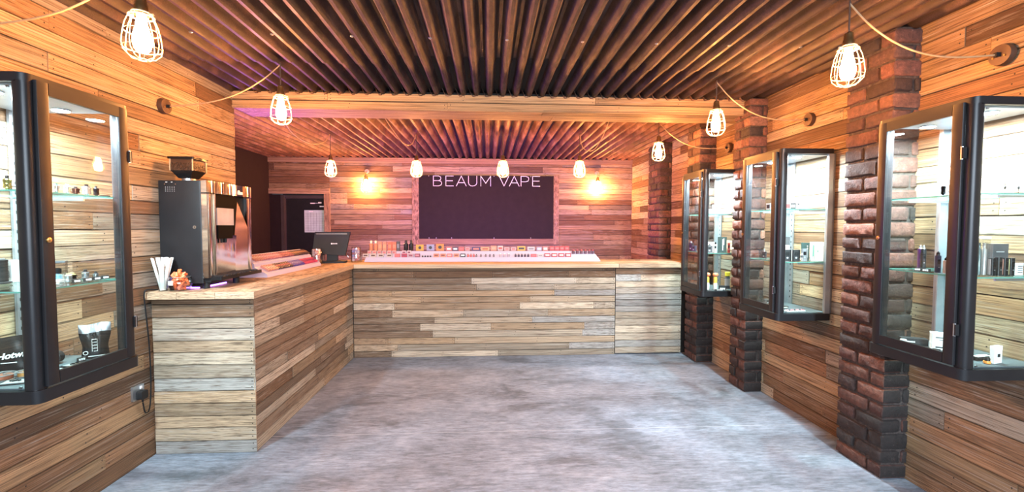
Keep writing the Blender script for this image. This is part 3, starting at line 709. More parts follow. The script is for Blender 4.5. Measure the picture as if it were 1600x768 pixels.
def price_tag(x, y, z, label, rz=0, dark=True, n=3, w=.030):
    root = thing('price_tag', label, 'price tag', (x, y, z), rz, 'small clip price tags in the display cases')
    a, b = (BK, WH) if dark else (WH, BK)
    mb = MB(); mb.prism([(-.007, 0), (.007, 0), (.004, .017), (-.002, .017)], -w / 2, w / 2, col(a), 'x'); mb.build('tag_block', root)
    mb = MB()
    for k in range(n): mb.box(-w * .38 + k * w * .26, -w * .38 + k * w * .26 + w * .17, -.0085, -.0072 + .003, .004, .012, col(b))
    mb.build('digits', root)
def card(x, y, z, w, d, label, rz=0, c=(.3, .32, .34), inner=True, name='product_card', cat='card', border=BK):
    root = thing(name, label, cat, (x, y, z), rz)
    mb = MB(); mb.rbox(-w / 2, w / 2, -d / 2, d / 2, 0, .004, .004, col(border, .35), 2); mb.build('card_backing', root)
    mb = MB(); mb.rbox(-w * .42, w * .42, -d * .40, d * .40, .004, .0055, .003, col(c, .4), 2); mb.build('card_window', root)
    if inner:
        mb = MB(); mb.tube([(-w * .22 + .006 * k, d * .08 * math.sin(k * 2.1), .009) for k in range(int(w * .44 / .006) + 1)], .0028, col(BK if sum(c) > .5 else SV, .3, .5), 8); mb.build('coil', root, True)
FACE = math.radians(-28)   # goods turned a little towards the room
# left case, upper shelf
z = CZ + .812
for x, y, r, h, b, c, l in [(-1.775, 1.885, .0115, .040, GD, WH, 'gold vape tank at the near end of the upper shelf of the left case'), (-1.775, 1.925, .010, .037, SV, (.2, .4, .35), 'silver vape tank with green glass, second along the upper shelf of the left case'),
                            (-1.775, 1.972, .012, .039, (.7, .7, .7), WH, 'pale silver vape tank, third along the upper shelf of the left case'), (-1.775, 2.010, .0135, .031, (.10, .045, .03), BK, 'squat dark brown vape tank on the upper shelf of the left case'),
                            (-1.775, 2.062, .0155, .046, (.75, .75, .76), BK, 'broad bright silver vape tank with a black tip on the upper shelf'), (-1.775, 2.110, .0105, .043, BK, BK, 'slim black vape tank at the far end of the upper shelf of the left case'),
                            (-1.822, 1.785, .0125, .052, (.45, .38, .12), BK, 'gold dripper seen through the end glass of the left case')]: atomizer(x, y, z, r, h, b, c, l)
price_tag(-1.757, 1.826, z, 'price tag at the near end of the upper shelf of the left case', PI / 2); price_tag(-1.84, 1.75 + .075, z + .0, 'price tag behind the gold dripper in the left case', PI / 2)
mb = MB(); mb.rbox(-.016, .016, -.012, .012, 0, .004, .003, BLACKG, 3); o = mb.build('tank_stand', None, True); put(o, -1.775, 2.155, z); tag(o, 'empty black tank stand at the far end of the upper shelf, left case', 'stand')
# left case, lower shelf
z = CZ + .427
atomizer(-1.851, 2.045, z, .0135, .038, SV, (.75, .6, .35), 'silver tank with a cream cap on the lower shelf of the left case')
atomizer(-1.868, 2.083, z, .0145, .038, BK, (.6, .6, .2), 'black tank with a yellow cap on the lower shelf of the left case')
atomizer(-1.836, 2.112, z, .0140, .050, SV, BK, 'tallest silver tank with a black cap on the lower shelf of the left case')
atomizer(-1.830, 2.158, z, .0115, .036, SV, BK, 'small silver tank at the far end of the lower shelf of the left case')
root = thing('spool_cylinder', 'tall ribbed black cylinder on the lower shelf of the left case', 'cylinder', (-2.075, 1.99, z))
mb = MB(); pr = [(.026, 0), (.034, .004), (.034, .008)] + [q for k in range(9) for q in ((.022, .010 + k * .010), (.0235, .014 + k * .010))] + [(.024, .102), (.018, .106)]; mb.lathe(pr, BLACKP, 24); mb.build('ribbed_body', root, True)
mb = MB(); mb.lathe([(.014, .106), (.014, .109), (.004, .1095)], STEEL, 16); mb.build('cap', root, True)
carton(-2.105, 2.072, z, .040, .026, .097, SV, 'silver boxed device beside the ribbed black cylinder in the left case', rz=FACE, panel=(.3, .3, .32), marks=(BK, [(-.1, .1, .2, .5)]))
root = thing('clear_box', 'clear plastic box holding a small dark part on the lower shelf of the left case', 'box', (-1.985, 2.145, z), .5)
mb = MB(); mb.box(-.028, .028, -.02, .02, .0, .078, JAR); mb.build('clear_shell', root)
mb = MB(); mb.box(-.029, .029, -.021, .021, .078, .086, col((.06, .07, .08))); mb.build('lid', root)
mb = MB(); mb.lathe([(.010, .03), (.012, .034), (.012, .05), (.006, .055)], BLACKP, 14); mb.build('inner_part', root, True)
mb = MB(); mb.lathe([(.014, .001), (.014, .02), (.004, .03)], col((.1, .3, .45), .3), 14); mb.build('blue_base', root, True)
for k, (x, y) in enumerate(((-1.90, 2.047), (-1.862, 1.985))): carton(x, y, z, .034, .030, .010, WH, ['flat white card box behind the cream capped tank', 'flat white card box nearest the door post on the lower shelf of the left case'][k], rz=.2)
for k, (x, y) in enumerate(((-1.795, 2.02), (-1.795, 2.075), (-1.795, 2.12), (-1.795, 2.165))): price_tag(x, y, z, ['black price tag before the cream capped tank', 'black price tag before the yellow capped tank', 'black price tag before the tall silver tank', 'black price tag before the small silver tank'][k], PI / 2 - .2, n=3)
# left case, bottom
z = CZ + .0575
def pouch(x, y, w, h, label, rz, top, text=None, glyphs=False):
    root = thing('foil_pouch', label, 'pouch', (x, y, z), rz)
    mb = MB(); N, Mv = 10, 12; b = len(mb.v)
    for j in range(Mv + 1):
        t = j / Mv; wid = w * (.40 + .10 * max(0, (t - .35)) / .65 + .02 * math.cos(t * 9)); th = .022 * (1 - t) ** .7 + .001
        for s in (-1, 1):
            for i in range(N + 1):
                u = i / N * 2 - 1; mb.v.append((u * wid, s * th * max(0, 1 - u * u) ** .5 + .002 * math.sin(7 * u + 5 * t) * (1 if t > .6 else .4), h * t + .004 * math.sin(u * 3) * t))
    row = 2 * (N + 1)
    for j in range(Mv):
        mt = col((.30, .31, .33), .3, .8) if (j / Mv > top) else BLACKG
        for s in (0, 1):
            for i in range(N):
                a = b + j * row + s * (N + 1) + i; q = [a, a + 1, a + 1 + row, a + row]
                mb.face(q if s == 0 else q[::-1], mt)
    mb.face([b + i for i in range(N + 1)] + [b + N + 1 + i for i in range(N, -1, -1)], BLACKG)
    mb.build('foil_bag', root, True)
    if glyphs:
        mb = MB()
        for k in range(4): 
            zz = h * (.52 - k * .09); mb.tube([(x_ * .009, -.026 + .004 * k * .2, zz + z_ * .008) for x_, z_ in ((-1, -.8), (-1, .8), (1, .8), (1, -.8), (-.4, -.8))], .0014, WHITE, 6)
        mb.tube([(-w * .27 + .008 * math.cos(a), -.024, h * .18 + .008 * math.sin(a)) for a in [k * PI / 6 for k in range(12)]], .0015, WHITE, 6, True)
        mb.box(-w * .2, w * .3, -.0265, -.0255, h * .06, h * .085, WHITE); mb.build('white_print', root)
    if text:
        cu = bpy.data.curves.new('lettering', 'FONT'); cu.body = text; cu.size = .035; cu.shear = .3; cu.extrude = .0012; cu.offset = .0009; cu.align_x = 'CENTER'
        ob = bpy.data.objects.new('tmp', cu); C.objects.link(ob); bpy.context.view_layer.update()
        me = bpy.data.meshes.new_from_object(ob.evaluated_get(bpy.context.evaluated_depsgraph_get())); bpy.data.objects.remove(ob)
        me.materials.clear(); me.materials.append(WHITE)
        o = bpy.data.objects.new('lettering', me); C.objects.link(o); o.parent = root; o.location = (.042, -.0265, h * .42); o.rotation_euler = (PI / 2 - .08, -.12, 0)
        mb = MB(); mb.box(-.01, .04, -.028, -.026, h * .26, h * .28, WHITE); mb.build('small_print', root)
pouch(-1.85, 2.165, .118, .160, 'black foil pouch with a silver crumpled top standing in the left case', math.radians(35), .68, glyphs=True)
pouch(-2.045, 1.975, .185, .145, 'black bag with white script lettering behind the wire spools in the left case', math.radians(20), 2, text='Hotwires')
for k, (x, y, c, l) in enumerate(((-1.955, 1.86, (.35, .12, .07), 'wire spool with red wire seen through the end glass of the left case'), (-2.04, 1.83, (.5, .5, .52), 'wire spool with silver wire, leftmost in the left case'), (-1.905, 1.90, (.5, .25, .08), 'orange wire spool tucked behind the post of the left case'))):
    root = thing('wire_spool', l, 'spool', (x, y, z)); r = (.042, .036, .026)[k]
    mb = MB()
    for zz in (0, .019): 
        mb.tube([(r * math.cos(2 * PI * t / 28), r * math.sin(2 * PI * t / 28), zz + .002) for t in range(28)], .0022, STEEL, 6, True)
        for a in range(4): mb.tube([(.008 * math.cos(a * PI / 2), .008 * math.sin(a * PI / 2), zz + .002), (r * math.cos(a * PI / 2), r * math.sin(a * PI / 2), zz + .002)], .002, STEEL, 6)
    mb.build('flanges', root, True)
    mb = MB(); mb.lathe([(r * .6, .003), (r * .82, .004), (r * .82, .017), (r * .6, .018)], col(c, .35, .5), 24); mb.build('wire_winding', root, True)
root = thing('tool_roll', 'black rolled tool case lying at the back of the left case', 'case', (-1.945, 2.03, z + .001), PI / 2)
mb = MB(); mb.tube([(-.066, 0, .0275), (-.06, 0, .0275), (.06, 0, .0275), (.066, 0, .0275)], [.018, .026, .026, .018], BLACKP, 16); mb.build('roll_body', root, True)
for k in (-1, 0, 1):
    mb = MB(); mb.tube([(k * .035, .0268 * math.cos(t * PI / 9), .026 + .0268 * math.sin(t * PI / 9)) for t in range(18)], .0018, col((.05, .05, .055)), 6, True); mb.build('strap', root, True)
for x, y, l in ((-1.845, 1.955, 'coil card nearest the door post in the bottom of the left case'), (-1.835, 2.040, 'coil card in the middle of the bottom of the left case'), (-1.79, 2.115, 'coil card before the foil pouch in the left case')): card(x, y, z, .070, .062, l, PI / 2 - .15, (.26, .27, .28))
price_tag(-1.862, 2.105, z + .0, 'price tag standing between coil cards in the left case', PI / 2 - .4)
card(-1.86, 1.82, z, .085, .06, 'grey slate card with a black coil, bottom near corner of the left case', .3, (.28, .29, .30)); card(-2.0, 1.785, z, .08, .04, 'pale glossy card at the near edge of the left case', .1, (.6, .6, .62), False)

# middle right case
MF = math.radians(-25)
z = CZ + .812
carton(2.152, 3.285, z, .034, .022, .048, (.4, .42, .44), 'grey box behind the door glass on the upper shelf of the middle case', rz=-1.2, panel=BK); carton(2.152, 3.235, z, .026, .022, .048, (.3, .3, .32), 'second grey box behind the door glass on the upper shelf of the middle case', rz=-1.2, panel=SV)
carton(2.180, 3.115, z, .034, .022, .042, WH, 'small white box with a red patch on the upper shelf of the middle case', rz=MF, panel=(.6, .06, .06), panelz=(.1, .8)); carton(2.222, 3.118, z, .036, .024, .040, BK, 'small black box on the upper shelf of the middle case', rz=MF, panel=(.25, .25, .25))
carton(2.262, 3.120, z, .030, .02, .055, WH, 'upright white box on the upper shelf of the middle case', rz=MF, marks=(BK, [(-.2, .2, .5, .7)])); carton(2.298, 3.122, z, .026, .016, .064, (.3, .32, .34), 'slim dark grey box at the end of the upper shelf row of the middle case', rz=MF, panel=WH, panelz=(.1, .5))
z = CZ + .427
device(2.235, 3.46, z, .034, .022, .055, BK, 'black device behind the door glass on the lower shelf of the middle case', -1.0, None, (SV, .025))
device(2.190, 3.120, z, .050, .026, .086, BK, 'silver and black box device nearest the door on the lower shelf of the middle case', MF, (.55, .55, .56)); device(2.258, 3.122, z, .050, .026, .086, BK, 'silver and black box device, second from the door in the middle case', MF, (.6, .6, .6))
atomizer(2.306, 3.125, z, .011, .060, SV, SV, 'small chrome tank between box devices in the middle case')
device(2.343, 3.150, z, .036, .030, .090, (.22, .23, .25), 'rounded grey device before the dark green box in the middle case', MF)
carton(2.378, 3.19, z, .050, .020, .135, (.02, .06, .055), 'dark green box with white vertical print in the middle case', rz=MF, marks=(WH, [(.18, .28, .18, .72), (.18, .28, .78, .84)]))
carton(2.442, 3.155, z, .078, .040, .140, (.72, .74, .74), 'large white box with a small round emblem in the middle case', rz=MF, marks=((.2, .55, .45), [(-.38, -.28, .25, .85), (-.02, .06, .48, .56)]))
carton(2.27, 3.30, z, .10, .06, .066, WH, 'white box under another white box at the back of the middle case', rz=MF, marks=((.4, .3, .3), [(-.3, .3, .4, .5)])); carton(2.27, 3.30, z + .0665, .095, .055, .045, (.75, .76, .76), 'white box resting on a white box at the back of the middle case', rz=MF + .05, marks=((.3, .3, .3), [(-.3, .1, .4, .6)]))
carton(2.34, 3.36, z, .055, .04, .175, (.05, .05, .055), 'tall dark box standing behind the white boxes in the middle case', rz=MF)
z = CZ + .0575
device(2.25, 3.44, z, .05, .028, .040, (.12, .12, .12), 'small dark device lying in the bottom of the middle case', .3)
carton(2.26, 3.26, z, .075, .045, .016, BK, 'flat black box in the bottom of the middle case', rz=.3, panel=(.5, .5, .45), panelz=(.2, .7)); device(2.20, 3.22, z, .02, .012, .012, BK, 'tiny black accessory beside the flat black box in the middle case', .2)
root = thing('coil_tray', 'long white tray of small pink and dark coils in the bottom of the middle case', 'tray', (2.27, 3.135, z), .12)
mb = MB(); mb.rbox(-.075, .075, -.02, .02, 0, .004, .004, WHITE, 3); mb.build('tray_base', root)
for a in range(10):
    for b in (-1, 1):
        mb = MB(); mb.lathe([(.005, .004), (.005, .010), (.002, .012)], col((.45, .16, .18) if (a + b) % 3 else BK, .4), 10, (-.066 + a * .0147, b * .009, 0)); mb.build('coil', root, True)

# far right case
z = CZ + .812
for x, y, w_, h_, l, m in ((2.185, 4.245, .052, .045, 'grey box on the upper shelf of the far case', (.3, .3, .3)), (2.245, 4.26, .060, .088, 'white box with orange print on the upper shelf of the far case', (.7, .25, .12)), (2.318, 4.262, .074, .086, 'white box with red print on the upper shelf of the far case', (.65, .1, .08)), (2.385, 4.27, .034, .078, 'narrow white box at the end of the upper shelf of the far case', (.4, .4, .4))):
    carton(x, y, z, w_, .03, h_, WH if h_ > .05 else (.35, .36, .37), l, rz=MF, marks=(m, [(-.3, .3, .55, .68)]))
z = CZ + .427
device(2.185, 4.25, z, .052, .03, .07, (.1, .1, .11), 'dark box device at the near corner of the lower shelf of the far case', MF, SV, (SV, .02)); device(2.245, 4.25, z, .030, .022, .085, SV, 'silver upright device on the lower shelf of the far case', MF, BK, (BK, .02))
device(2.15, 4.57, z, .05, .03, .085, BK, 'tall black device behind the door glass of the far case', -1.0, None, (SV, .02)); device(2.15, 4.50, z, .045, .028, .06, (.05, .05, .08), 'short dark device behind the door glass of the far case', -1.0)
carton(2.318, 4.26, z, .078, .028, .155, (.02, .045, .04), 'tall dark green box with a white stroke on the lower shelf of the far case', rz=MF, marks=(WH, [(.02, .12, .15, .85), (.15, .22, .5, .9)]))
device(2.382, 4.25, z, .022, .022, .095, (.5, .03, .03), 'slim red pen device on the lower shelf of the far case', MF)
carton(2.26, 4.40, z, .09, .04, .10, WH, 'white box at the back of the lower shelf of the far case', rz=MF, marks=((.3, .3, .3), [(-.3, .2, .6, .7)]))
z = CZ + .0575
for x, y, l in ((2.182, 4.27, 'yellow bottle with an orange ball top, nearer the door in the far case'), (2.252, 4.25, 'yellow bottle with an orange ball top, nearer the wall in the far case')):
    root = thing('ball_top_bottle', l, 'bottle', (x, y, z)); mb = MB(); mb.lathe([(.017, 0), (.019, .004), (.019, .055), (.016, .07)], col((.72, .72, .70)), 18); mb.build('lower_sleeve', root, True)
    mb = MB(); mb.lathe([(.016, .07), (.016, .12), (.010, .132)], col((.85, .52, .08)), 18); mb.build('yellow_sleeve', root, True)
    mb = MB(); mb.lathe([(.008, .130)] + [(.027 * math.sin(t * PI / 10), .150 - .020 * math.cos(t * PI / 10)) for t in range(2, 10)], col((.85, .25, .12)), 18); mb.build('ball_top', root, True)
    dx = .045; carton(x + .030, y + .045, z, .022, .02, .12, BK, l.replace('yellow bottle with an orange ball top', 'black tube box behind the orange ball topped bottle'), name='tube_box', rz=MF)
carton(2.325, 4.25, z, .065, .03, .042, BK, 'low black box with a white end in the bottom of the far case', rz=MF, panel=WH, panelz=(.1, .5)); carton(2.275, 4.215, z, .085, .02, .010, BK, 'flat black box at the glass edge of the far case', rz=0, panel=WH, panelz=(.2, .8))
root = thing('dropper_bottle', 'dark bottle with a yellow cap in the bottom of the far case', 'bottle', (2.43, 4.35, z)); mb = MB(); mb.lathe([(.022, 0), (.024, .004), (.024, .115), (.016, .128)], col((.06, .07, .09), .2), 20); mb.build('bottle', root, True)
mb = MB(); mb.lathe([(.024, .128), (.024, .165), (.020, .168)], col((.75, .7, .05)), 20); mb.build('cap', root, True); mb = MB(); mb.lathe([(.0246, .03), (.0246, .10)], col((.3, .32, .35)), 20, cap=False); mb.build('bottle_label', root, True)

# nearest right case
z = 1.655 + .0025
atomizer(2.150, 1.985, z, .009, .055, BK, SV, 'slim black dripper on the upper shelf of the nearest case', tip=True); atomizer(2.150, 1.945, z, .012, .065, (.8, .8, .8), SV, 'bright white dripper on the upper shelf of the nearest case')
carton(2.175, 1.91, z, .020, .008, .030, WH, 'small white card leaning on the upper shelf of the nearest case', cat='card', name='small_card', rz=-.9)
for x, l in ((2.308, 'thin black tool on the upper shelf of the nearest case, nearer the door'), (2.373, 'thin black tool on the upper shelf of the nearest case, nearer the wall')):
    root = thing('tool_stand', l, 'tool', (x, 1.862, z)); mb = MB(); mb.box(-.028, .028, -.008, .008, 0, .003, BLACKG); mb.build('stand_base', root)
    mb = MB(); mb.lathe([(.0012, .003), (.0012, .018), (.0045, .020), (.0045, .030), (.0015, .033), (.0012, .046)], BLACKP, 10); mb.build('tool_body', root, True)
z = 1.285 + .0025
for x, y, c, l in ((2.285, 2.215, (.10, .03, .14), 'purple black pen device, farther of the pair in the nearest case'), (2.272, 2.185, BK, 'black pen device, nearer of the pair in the nearest case')):
    device(x, y, z, .020, .020, .105, c, l, MF, None, (SV, .02), 'pen_device')
for x, y, h_, c, l in ((2.165, 2.01, .10, (.03, .03, .06), 'blue black pen device left of the red one in the nearest case'), (2.170, 1.975, .075, (.45, .36, .30), 'beige short pen device in the nearest case'), (2.160, 1.935, .085, (.35, .02, .02), 'dark red pen device on the lower shelf of the nearest case')):
    device(x, y, z, .021, .021, h_ * .82, c, l, MF, None, (BK, h_ * .2), 'pen_device')
price_tag(2.150, 2.09, z, 'price tag below the pair of pen devices in the nearest case', -1.3, n=3); price_tag(2.145, 2.045, z, 'price tag left of the blue black pen in the nearest case', -1.3); price_tag(2.145, 1.895, z, 'black price tag by the door post on the lower shelf of the nearest case', -1.3)
root = thing('boxed_pen', 'tall clear boxed silver pen beside the corner post of the nearest case', 'vape device', (2.222, 1.872, z)); mb = MB(); mb.box(-.024, .024, -.016, .016, 0, .172, JAR); mb.build('clear_shell', root)
mb = MB(); mb.box(-.0245, .0245, -.0165, .0165, .166, .174, WHITE); mb.build('lid', root)
for s, c in ((-1, (.15, .18, .18)), (1, (.5, .45, .45))): mb = MB(); mb.lathe([(.009, .004), (.009, .118), (.005, .124), (.005, .145), (.007, .148)], col(c, .3, .4), 14, (s * .012, 0, 0)); mb.build('pen', root, True)
for x, h_, c, sd, l in ((2.270, .080, BK, (.45, .36, .36), 'black device with a pale pink side, leftmost of four in the nearest case'), (2.300, .084, (.03, .03, .03), BK, 'all black device, second of four in the nearest case'), (2.330, .080, BK, (.55, .25, .2), 'black device with a rose gold side, third of four in the nearest case'), (2.360, .080, BK, (.55, .48, .25), 'black device with a pale gold side, last of four in the nearest case')):
    device(x, 1.868, z, .024, .022, h_, c, l, 0, sd, None)
carton(2.375, 1.935, z, .070, .030, .142, (.05, .05, .055), 'tall dark box standing behind the row of four devices in the nearest case', rz=-.1, marks=((.3, .3, .3), [(-.3, .2, .72, .76)]))
carton(2.420, 1.885, z, .034, .012, .055, WH, 'white printed label card beside the row of four devices', cat='card', name='label_card', marks=(BK, [(-.35, .3, .2 + k * .18, .26 + k * .18) for k in range(4)]))
z = CZ + .0575
carton(2.25, 2.20, z, .11, .045, .034, BK, 'long flat black box in the bottom of the nearest case', rz=-.5, marks=(WH, [(-.35, 0, .4, .6)])); carton(2.19, 2.195, z, .022, .02, .028, WH, 'small white cube box left of the long black box', rz=-.5)
carton(2.29, 2.10, z, .070, .042, .034, WH, 'lower white box of two stacked in the bottom of the nearest case', rz=-.6, marks=(BK, [(-.3, .3, .3, .5)])); carton(2.29, 2.10, z + .0345, .070, .042, .050, (.76, .77, .77), 'upper white box of two stacked in the bottom of the nearest case', rz=-.6, marks=((.15, .15, .15), [(-.3, .35, .5, .62), (-.1, .3, .3, .36)]))
price_tag(2.18, 2.155, z, 'price tag before the long black box in the nearest case', -.9); price_tag(2.22, 2.05, z, 'price tag before the stacked white boxes in the nearest case', -.9)
carton(2.315, 1.872, z, .056, .018, .078, WH, 'upright white box with a black square near the end glass of the nearest case', rz=.25, marks=(BK, [(-.15, .12, .38, .56)]))
root = thing('mod_bar', 'flat black bar device with a white top behind the upright white box', 'vape device', (2.33, 1.93, z), .15); mb = MB(); mb.rbox(-.070, .070, -.016, .016, 0, .016, .006, BLACKP, 3); mb.build('bar_body', root, True); mb = MB(); mb.box(-.06, .02, -.012, .012, .016, .018, WHITE); mb.build('white_top', root)
root = thing('orange_tank', 'small black tank with an orange base near the end glass of the nearest case', 'vape tank', (2.268, 1.868, z)); mb = MB(); mb.lathe([(.012, 0), (.014, .004), (.012, .012)], col((.8, .3, .06), .3), 16); mb.build('orange_base', root, True); mb = MB(); mb.lathe([(.010, .012), (.011, .022), (.006, .030)], BLACKP, 16); mb.build('cap', root, True)
price_tag(2.20, 1.90, z, 'price tag by the corner post in the bottom of the nearest case', -.3)

# ------------------------------------------------------------------ e-liquid displays on the counter
ZT = CT1 + .0005
# long white stepped stand on the back run
SX0, SX1 = -1.50, 1.40
st = thing('display_stand', 'long white stepped display stand glowing on the back counter', 'display stand', (-.05, 5.52, ZT))
mb = MB(); prof = [(-.10, 0), (-.088, .055), (-.055, .050), (-.045, .085), (.0, .080), (.01, .125), (.055, .120), (.06, .0)]
n_ = len(prof); xa, xb = SX0 + .05, SX1 + .05
for (y_, z_), (y2, z2) in zip(prof, prof[1:] + prof[:1]):
    mb.quad([(xa + z_ * .35, y_, z_), (xb - z_ * .6, y_, z_), (xb - z2 * .6, y2, z2), (xa + z2 * .35, y2, z2)], M_STAND)
mb.quad([(xa + z_ * .35, y_, z_) for y_, z_ in prof[::-1]], M_STAND); mb.quad([(xb - z_ * .6, y_, z_) for y_, z_ in prof], M_STAND)
mb.build('stepped_tray', st)
DF = 5.41
def tester(mode, x, row, w_, h_, c, c2, label, group, proto=[{}]):
    key = (mode, round(w_, 4), h_, c, c2)
    zz = ZT + (.055, .0905, .128)[row] + .001; yy = 5.52 + (-.064, -.016, .034)[row]
    if key in proto[0]:
        o = dup(proto[0][key], (x, yy, zz), 0, label, group); return
    if mode == 'box':
        root = thing('flavour_box', label, 'box', (x, yy, zz), 0, group)
        mb = MB(); mb.box(-w_ / 2, w_ / 2, -.011, .011, 0, h_, col(c)); mb.build('carton', root)
        mb = MB(); mb.box(-w_ * .34, w_ * .34, -.0122, -.0112, h_ * .28, h_ * .72, col(c2)); mb.build('printed_panel', root)
    elif mode == 'pic':
        root = thing('flavour_card', label, 'card', (x, yy, zz), 0, group)
        mb = MB(); mb.box(-w_ / 2, w_ / 2, -.004, .004, 0, h_, col(c)); mb.build('card_board', root)
        mb = MB(); mb.lathe([(h_ * .26, -.0055), (h_ * .26, -.0042)], col(c2), 16, (0, 0, h_ * .5), ax='y'); mb.build('round_motif', root)
    else:
        root = thing('liquid_bottle', label, 'bottle', (x, yy, zz), 0, group)
        mb = MB(); r = w_ / 2; mb.lathe([(r * .95, 0), (r, .003), (r, h_ * .66), (r * .5, h_ * .74)], col(c, .25), 12); mb.build('bottle', root, True)
        mb = MB(); mb.lathe([(r * .55, h_ * .72), (r * .55, h_ * .96), (r * .4, h_)], col(c2, .4), 12); mb.build('cap', root, True)
    proto[0][key] = root
def wx(px): return ((px - 800) / 690 + .0540) * 5.47
def run(mode, pxs, row, wpx, h_, c, c2, label, group=None):
    for p in pxs:
        tester(mode, wx(p), row, wpx * .0079, h_, c, c2, label, group)
PK = (.50, .13, .13); CR = (.40, .025, .07); DR = (.32, .03, .04); NV = (.03, .02, .10); YE = (.55, .30, .03); OR = (.62, .20, .03); PE = (.55, .22, .12); LV = (.26, .26, .42); MV = (.20, .05, .08); GY = (.20, .19, .22)
run('bot', (580, 587), 2, 6, .125, PE, (.8, .6, .5), 'peach bottle with a pale cap at the left end of the back display', 'peach bottles at the left end of the display')
run('box', (594, 601), 2, 6, .112, PE, (.7, .3, .15), 'tall peach box in the back row of the back display', 'tall peach boxes on the back display')
run('box', (609, 616), 2, 6, .108, (.7, .13, .06), PE, 'tall red orange box in the back row of the back display', 'tall red orange boxes on the back display')
run('box', (622,), 2, 5, .118, (.06, .05, .05), GY, 'tall dark box right of the tall red orange boxes')
run('bot', (634, 642), 2, 7, .128, BK, BK, 'tall black bottle in the back row of the back display', 'tall black bottles on the back display')
run('pic', (655.5,), 2, 12, .075, YE, BK, 'yellow card with a dark round motif on the back display'); run('pic', (672,), 2, 12, .078, LV, BK, 'lavender grey card with a dark motif on the back display'); run('pic', (687,), 2, 12, .086, OR, BK, 'orange card with a dark round motif on the back display')
run('box', (579.5, 587, 594.5, 602, 609.5, 617), 1, 6, .042, (.45, .30, .27), PK, 'pale pink box in the middle row under the tall bottles', 'pale pink boxes in the middle row')
run('box', (632, 640), 1, 6, .042, (.6, .45, .45), MV, 'pale mauve box in the middle row below the tall black bottles', 'pale mauve boxes in the middle row')
run('box', (701,), 2, 8.5, .045, PK, WH, 'pink box right of the orange card'); run('box', (711,), 2, 8.5, .045, (.06, .03, .08), WH, 'dark box with a white band right of the orange card'); run('box', (720.5,), 2, 8, .045, (.52, .08, .07), PK, 'coral red box in the back row near the display middle')
run('box', (730,), 2, 7, .045, (.46, .28, .27), PK, 'pale rose box left of the navy box'); run('box', (743.5,), 2, 13, .045, NV, (.6, .15, .1), 'wide navy box with a red motif in the back row'); run('box', (758,), 2, 13, .045, (.5, .30, .14), (.3, .08, .03), 'wide tan box with a brown motif in the back row')
run('box', (771.5,), 2, 9, .064, PE, (.8, .3, .2), 'taller peach box in the back row right of the tan box'); run('box', (782,), 2, 8, .062, (.5, .40, .38), (.4, .08, .06), 'taller pale box with a dark red motif in the back row')
run('box', (792.5, 803), 2, 8, .042, (.5, .32, .32), PK, 'pale pink box between the taller pale box and the yellow box', 'pale pink boxes right of the sign centre')
run('box', (815.5,), 2, 12.5, .055, (.52, .32, .03), BK, 'wide yellow box with a dark motif in the back row'); run('box', (831,), 2, 11.5, .048, (.40, .42, .46), GY, 'wide grey box in the back row'); run('box', (844,), 2, 8, .046, LV, WH, 'lavender box in the back row'); run('box', (854,), 2, 8, .050, (.5, .18, .17), WH, 'salmon box in the back row left of the dark red boxes')
run('box', (864.5, 872.5, 880.5, 888.5), 2, 7.4, .058, DR, PK, 'dark red box in the back row', 'dark red boxes in the back row')
run('box', (575, 586.5, 598, 611), 0, 8.5, .042, (.48, .42, .38), (.10, .05, .05), 'white box with a dark label in the front row, left end', 'white boxes with dark labels in the front row')
run('box', (623,), 0, 8, .042, (.5, .12, .13), PK, 'salmon pink box in the front row'); run('box', (633.5,), 0, 8, .042, CR, MV, 'crimson box in the front row'); run('box', (643.5,), 0, 8, .042, (.4, .28, .32), MV, 'grey mauve box in the front row'); run('box', (653.5,), 0, 8, .042, MV, (.5, .2, .25), 'dark mauve box in the front row')
run('bot', (661.5, 665.5, 669.5, 673.5), 0, 2.4, .022, BK, GY, 'tiny dark vial in the front row under the lavender card', 'tiny dark vials in the front row')
run('box', (682.5, 693, 713.5), 0, 8, .042, PE, (.15, .03, .03), 'peach box with a dark band in the front row', 'peach boxes with dark bands'); run('box', (703,), 0, 8, .042, PK, (.7, .35, .3), 'plain salmon box between peach boxes in the front row'); run('box', (723.5,), 0, 8, .042, BK, WH, 'black box with a white label in the front row')
run('bot', (731.5, 736, 740.5), 0, 3, .042, (.5, .15, .14), GY, 'narrow red bottle in the front row', 'narrow red bottles in the front row'); run('bot', (744.5, 751.5, 759, 765.5, 771.5), 0, 2.8, .035, GY, BK, 'narrow grey bottle in the front row', 'narrow grey bottles in the front row')
run('bot', (782, 788.5, 795), 0, 3.6, .045, (.40, .38, .44), WH, 'pale white bottle in the front row', 'pale bottles in the front row'); run('bot', (805.5, 810.5, 815.5, 820.5, 825.5), 0, 3, .042, (.07, .06, .09), GY, 'narrow dark bottle in the front row', 'narrow dark bottles in the front row')
run('box', (834,), 0, 8.5, .036, (.55, .07, .09), PK, 'red box right of the dark bottles in the front row'); run('box', (844.5,), 0, 8.5, .036, (.42, .42, .42), GY, 'grey box next to the red box in the front row')
run('box', (855.5, 866.5, 877.5, 888.5), 0, 8.8, .045, DR, WH, 'dark red box with a white label in the front row', 'dark red boxes with white labels in the front row')
run('bot', (898, 904.5, 911, 917.5, 924, 929.5), 1, 4.6, .052, (.10, .07, .10), (.35, .05, .07), 'dark bottle with a red cap at the right end of the display', 'dark bottles at the right end of the display')
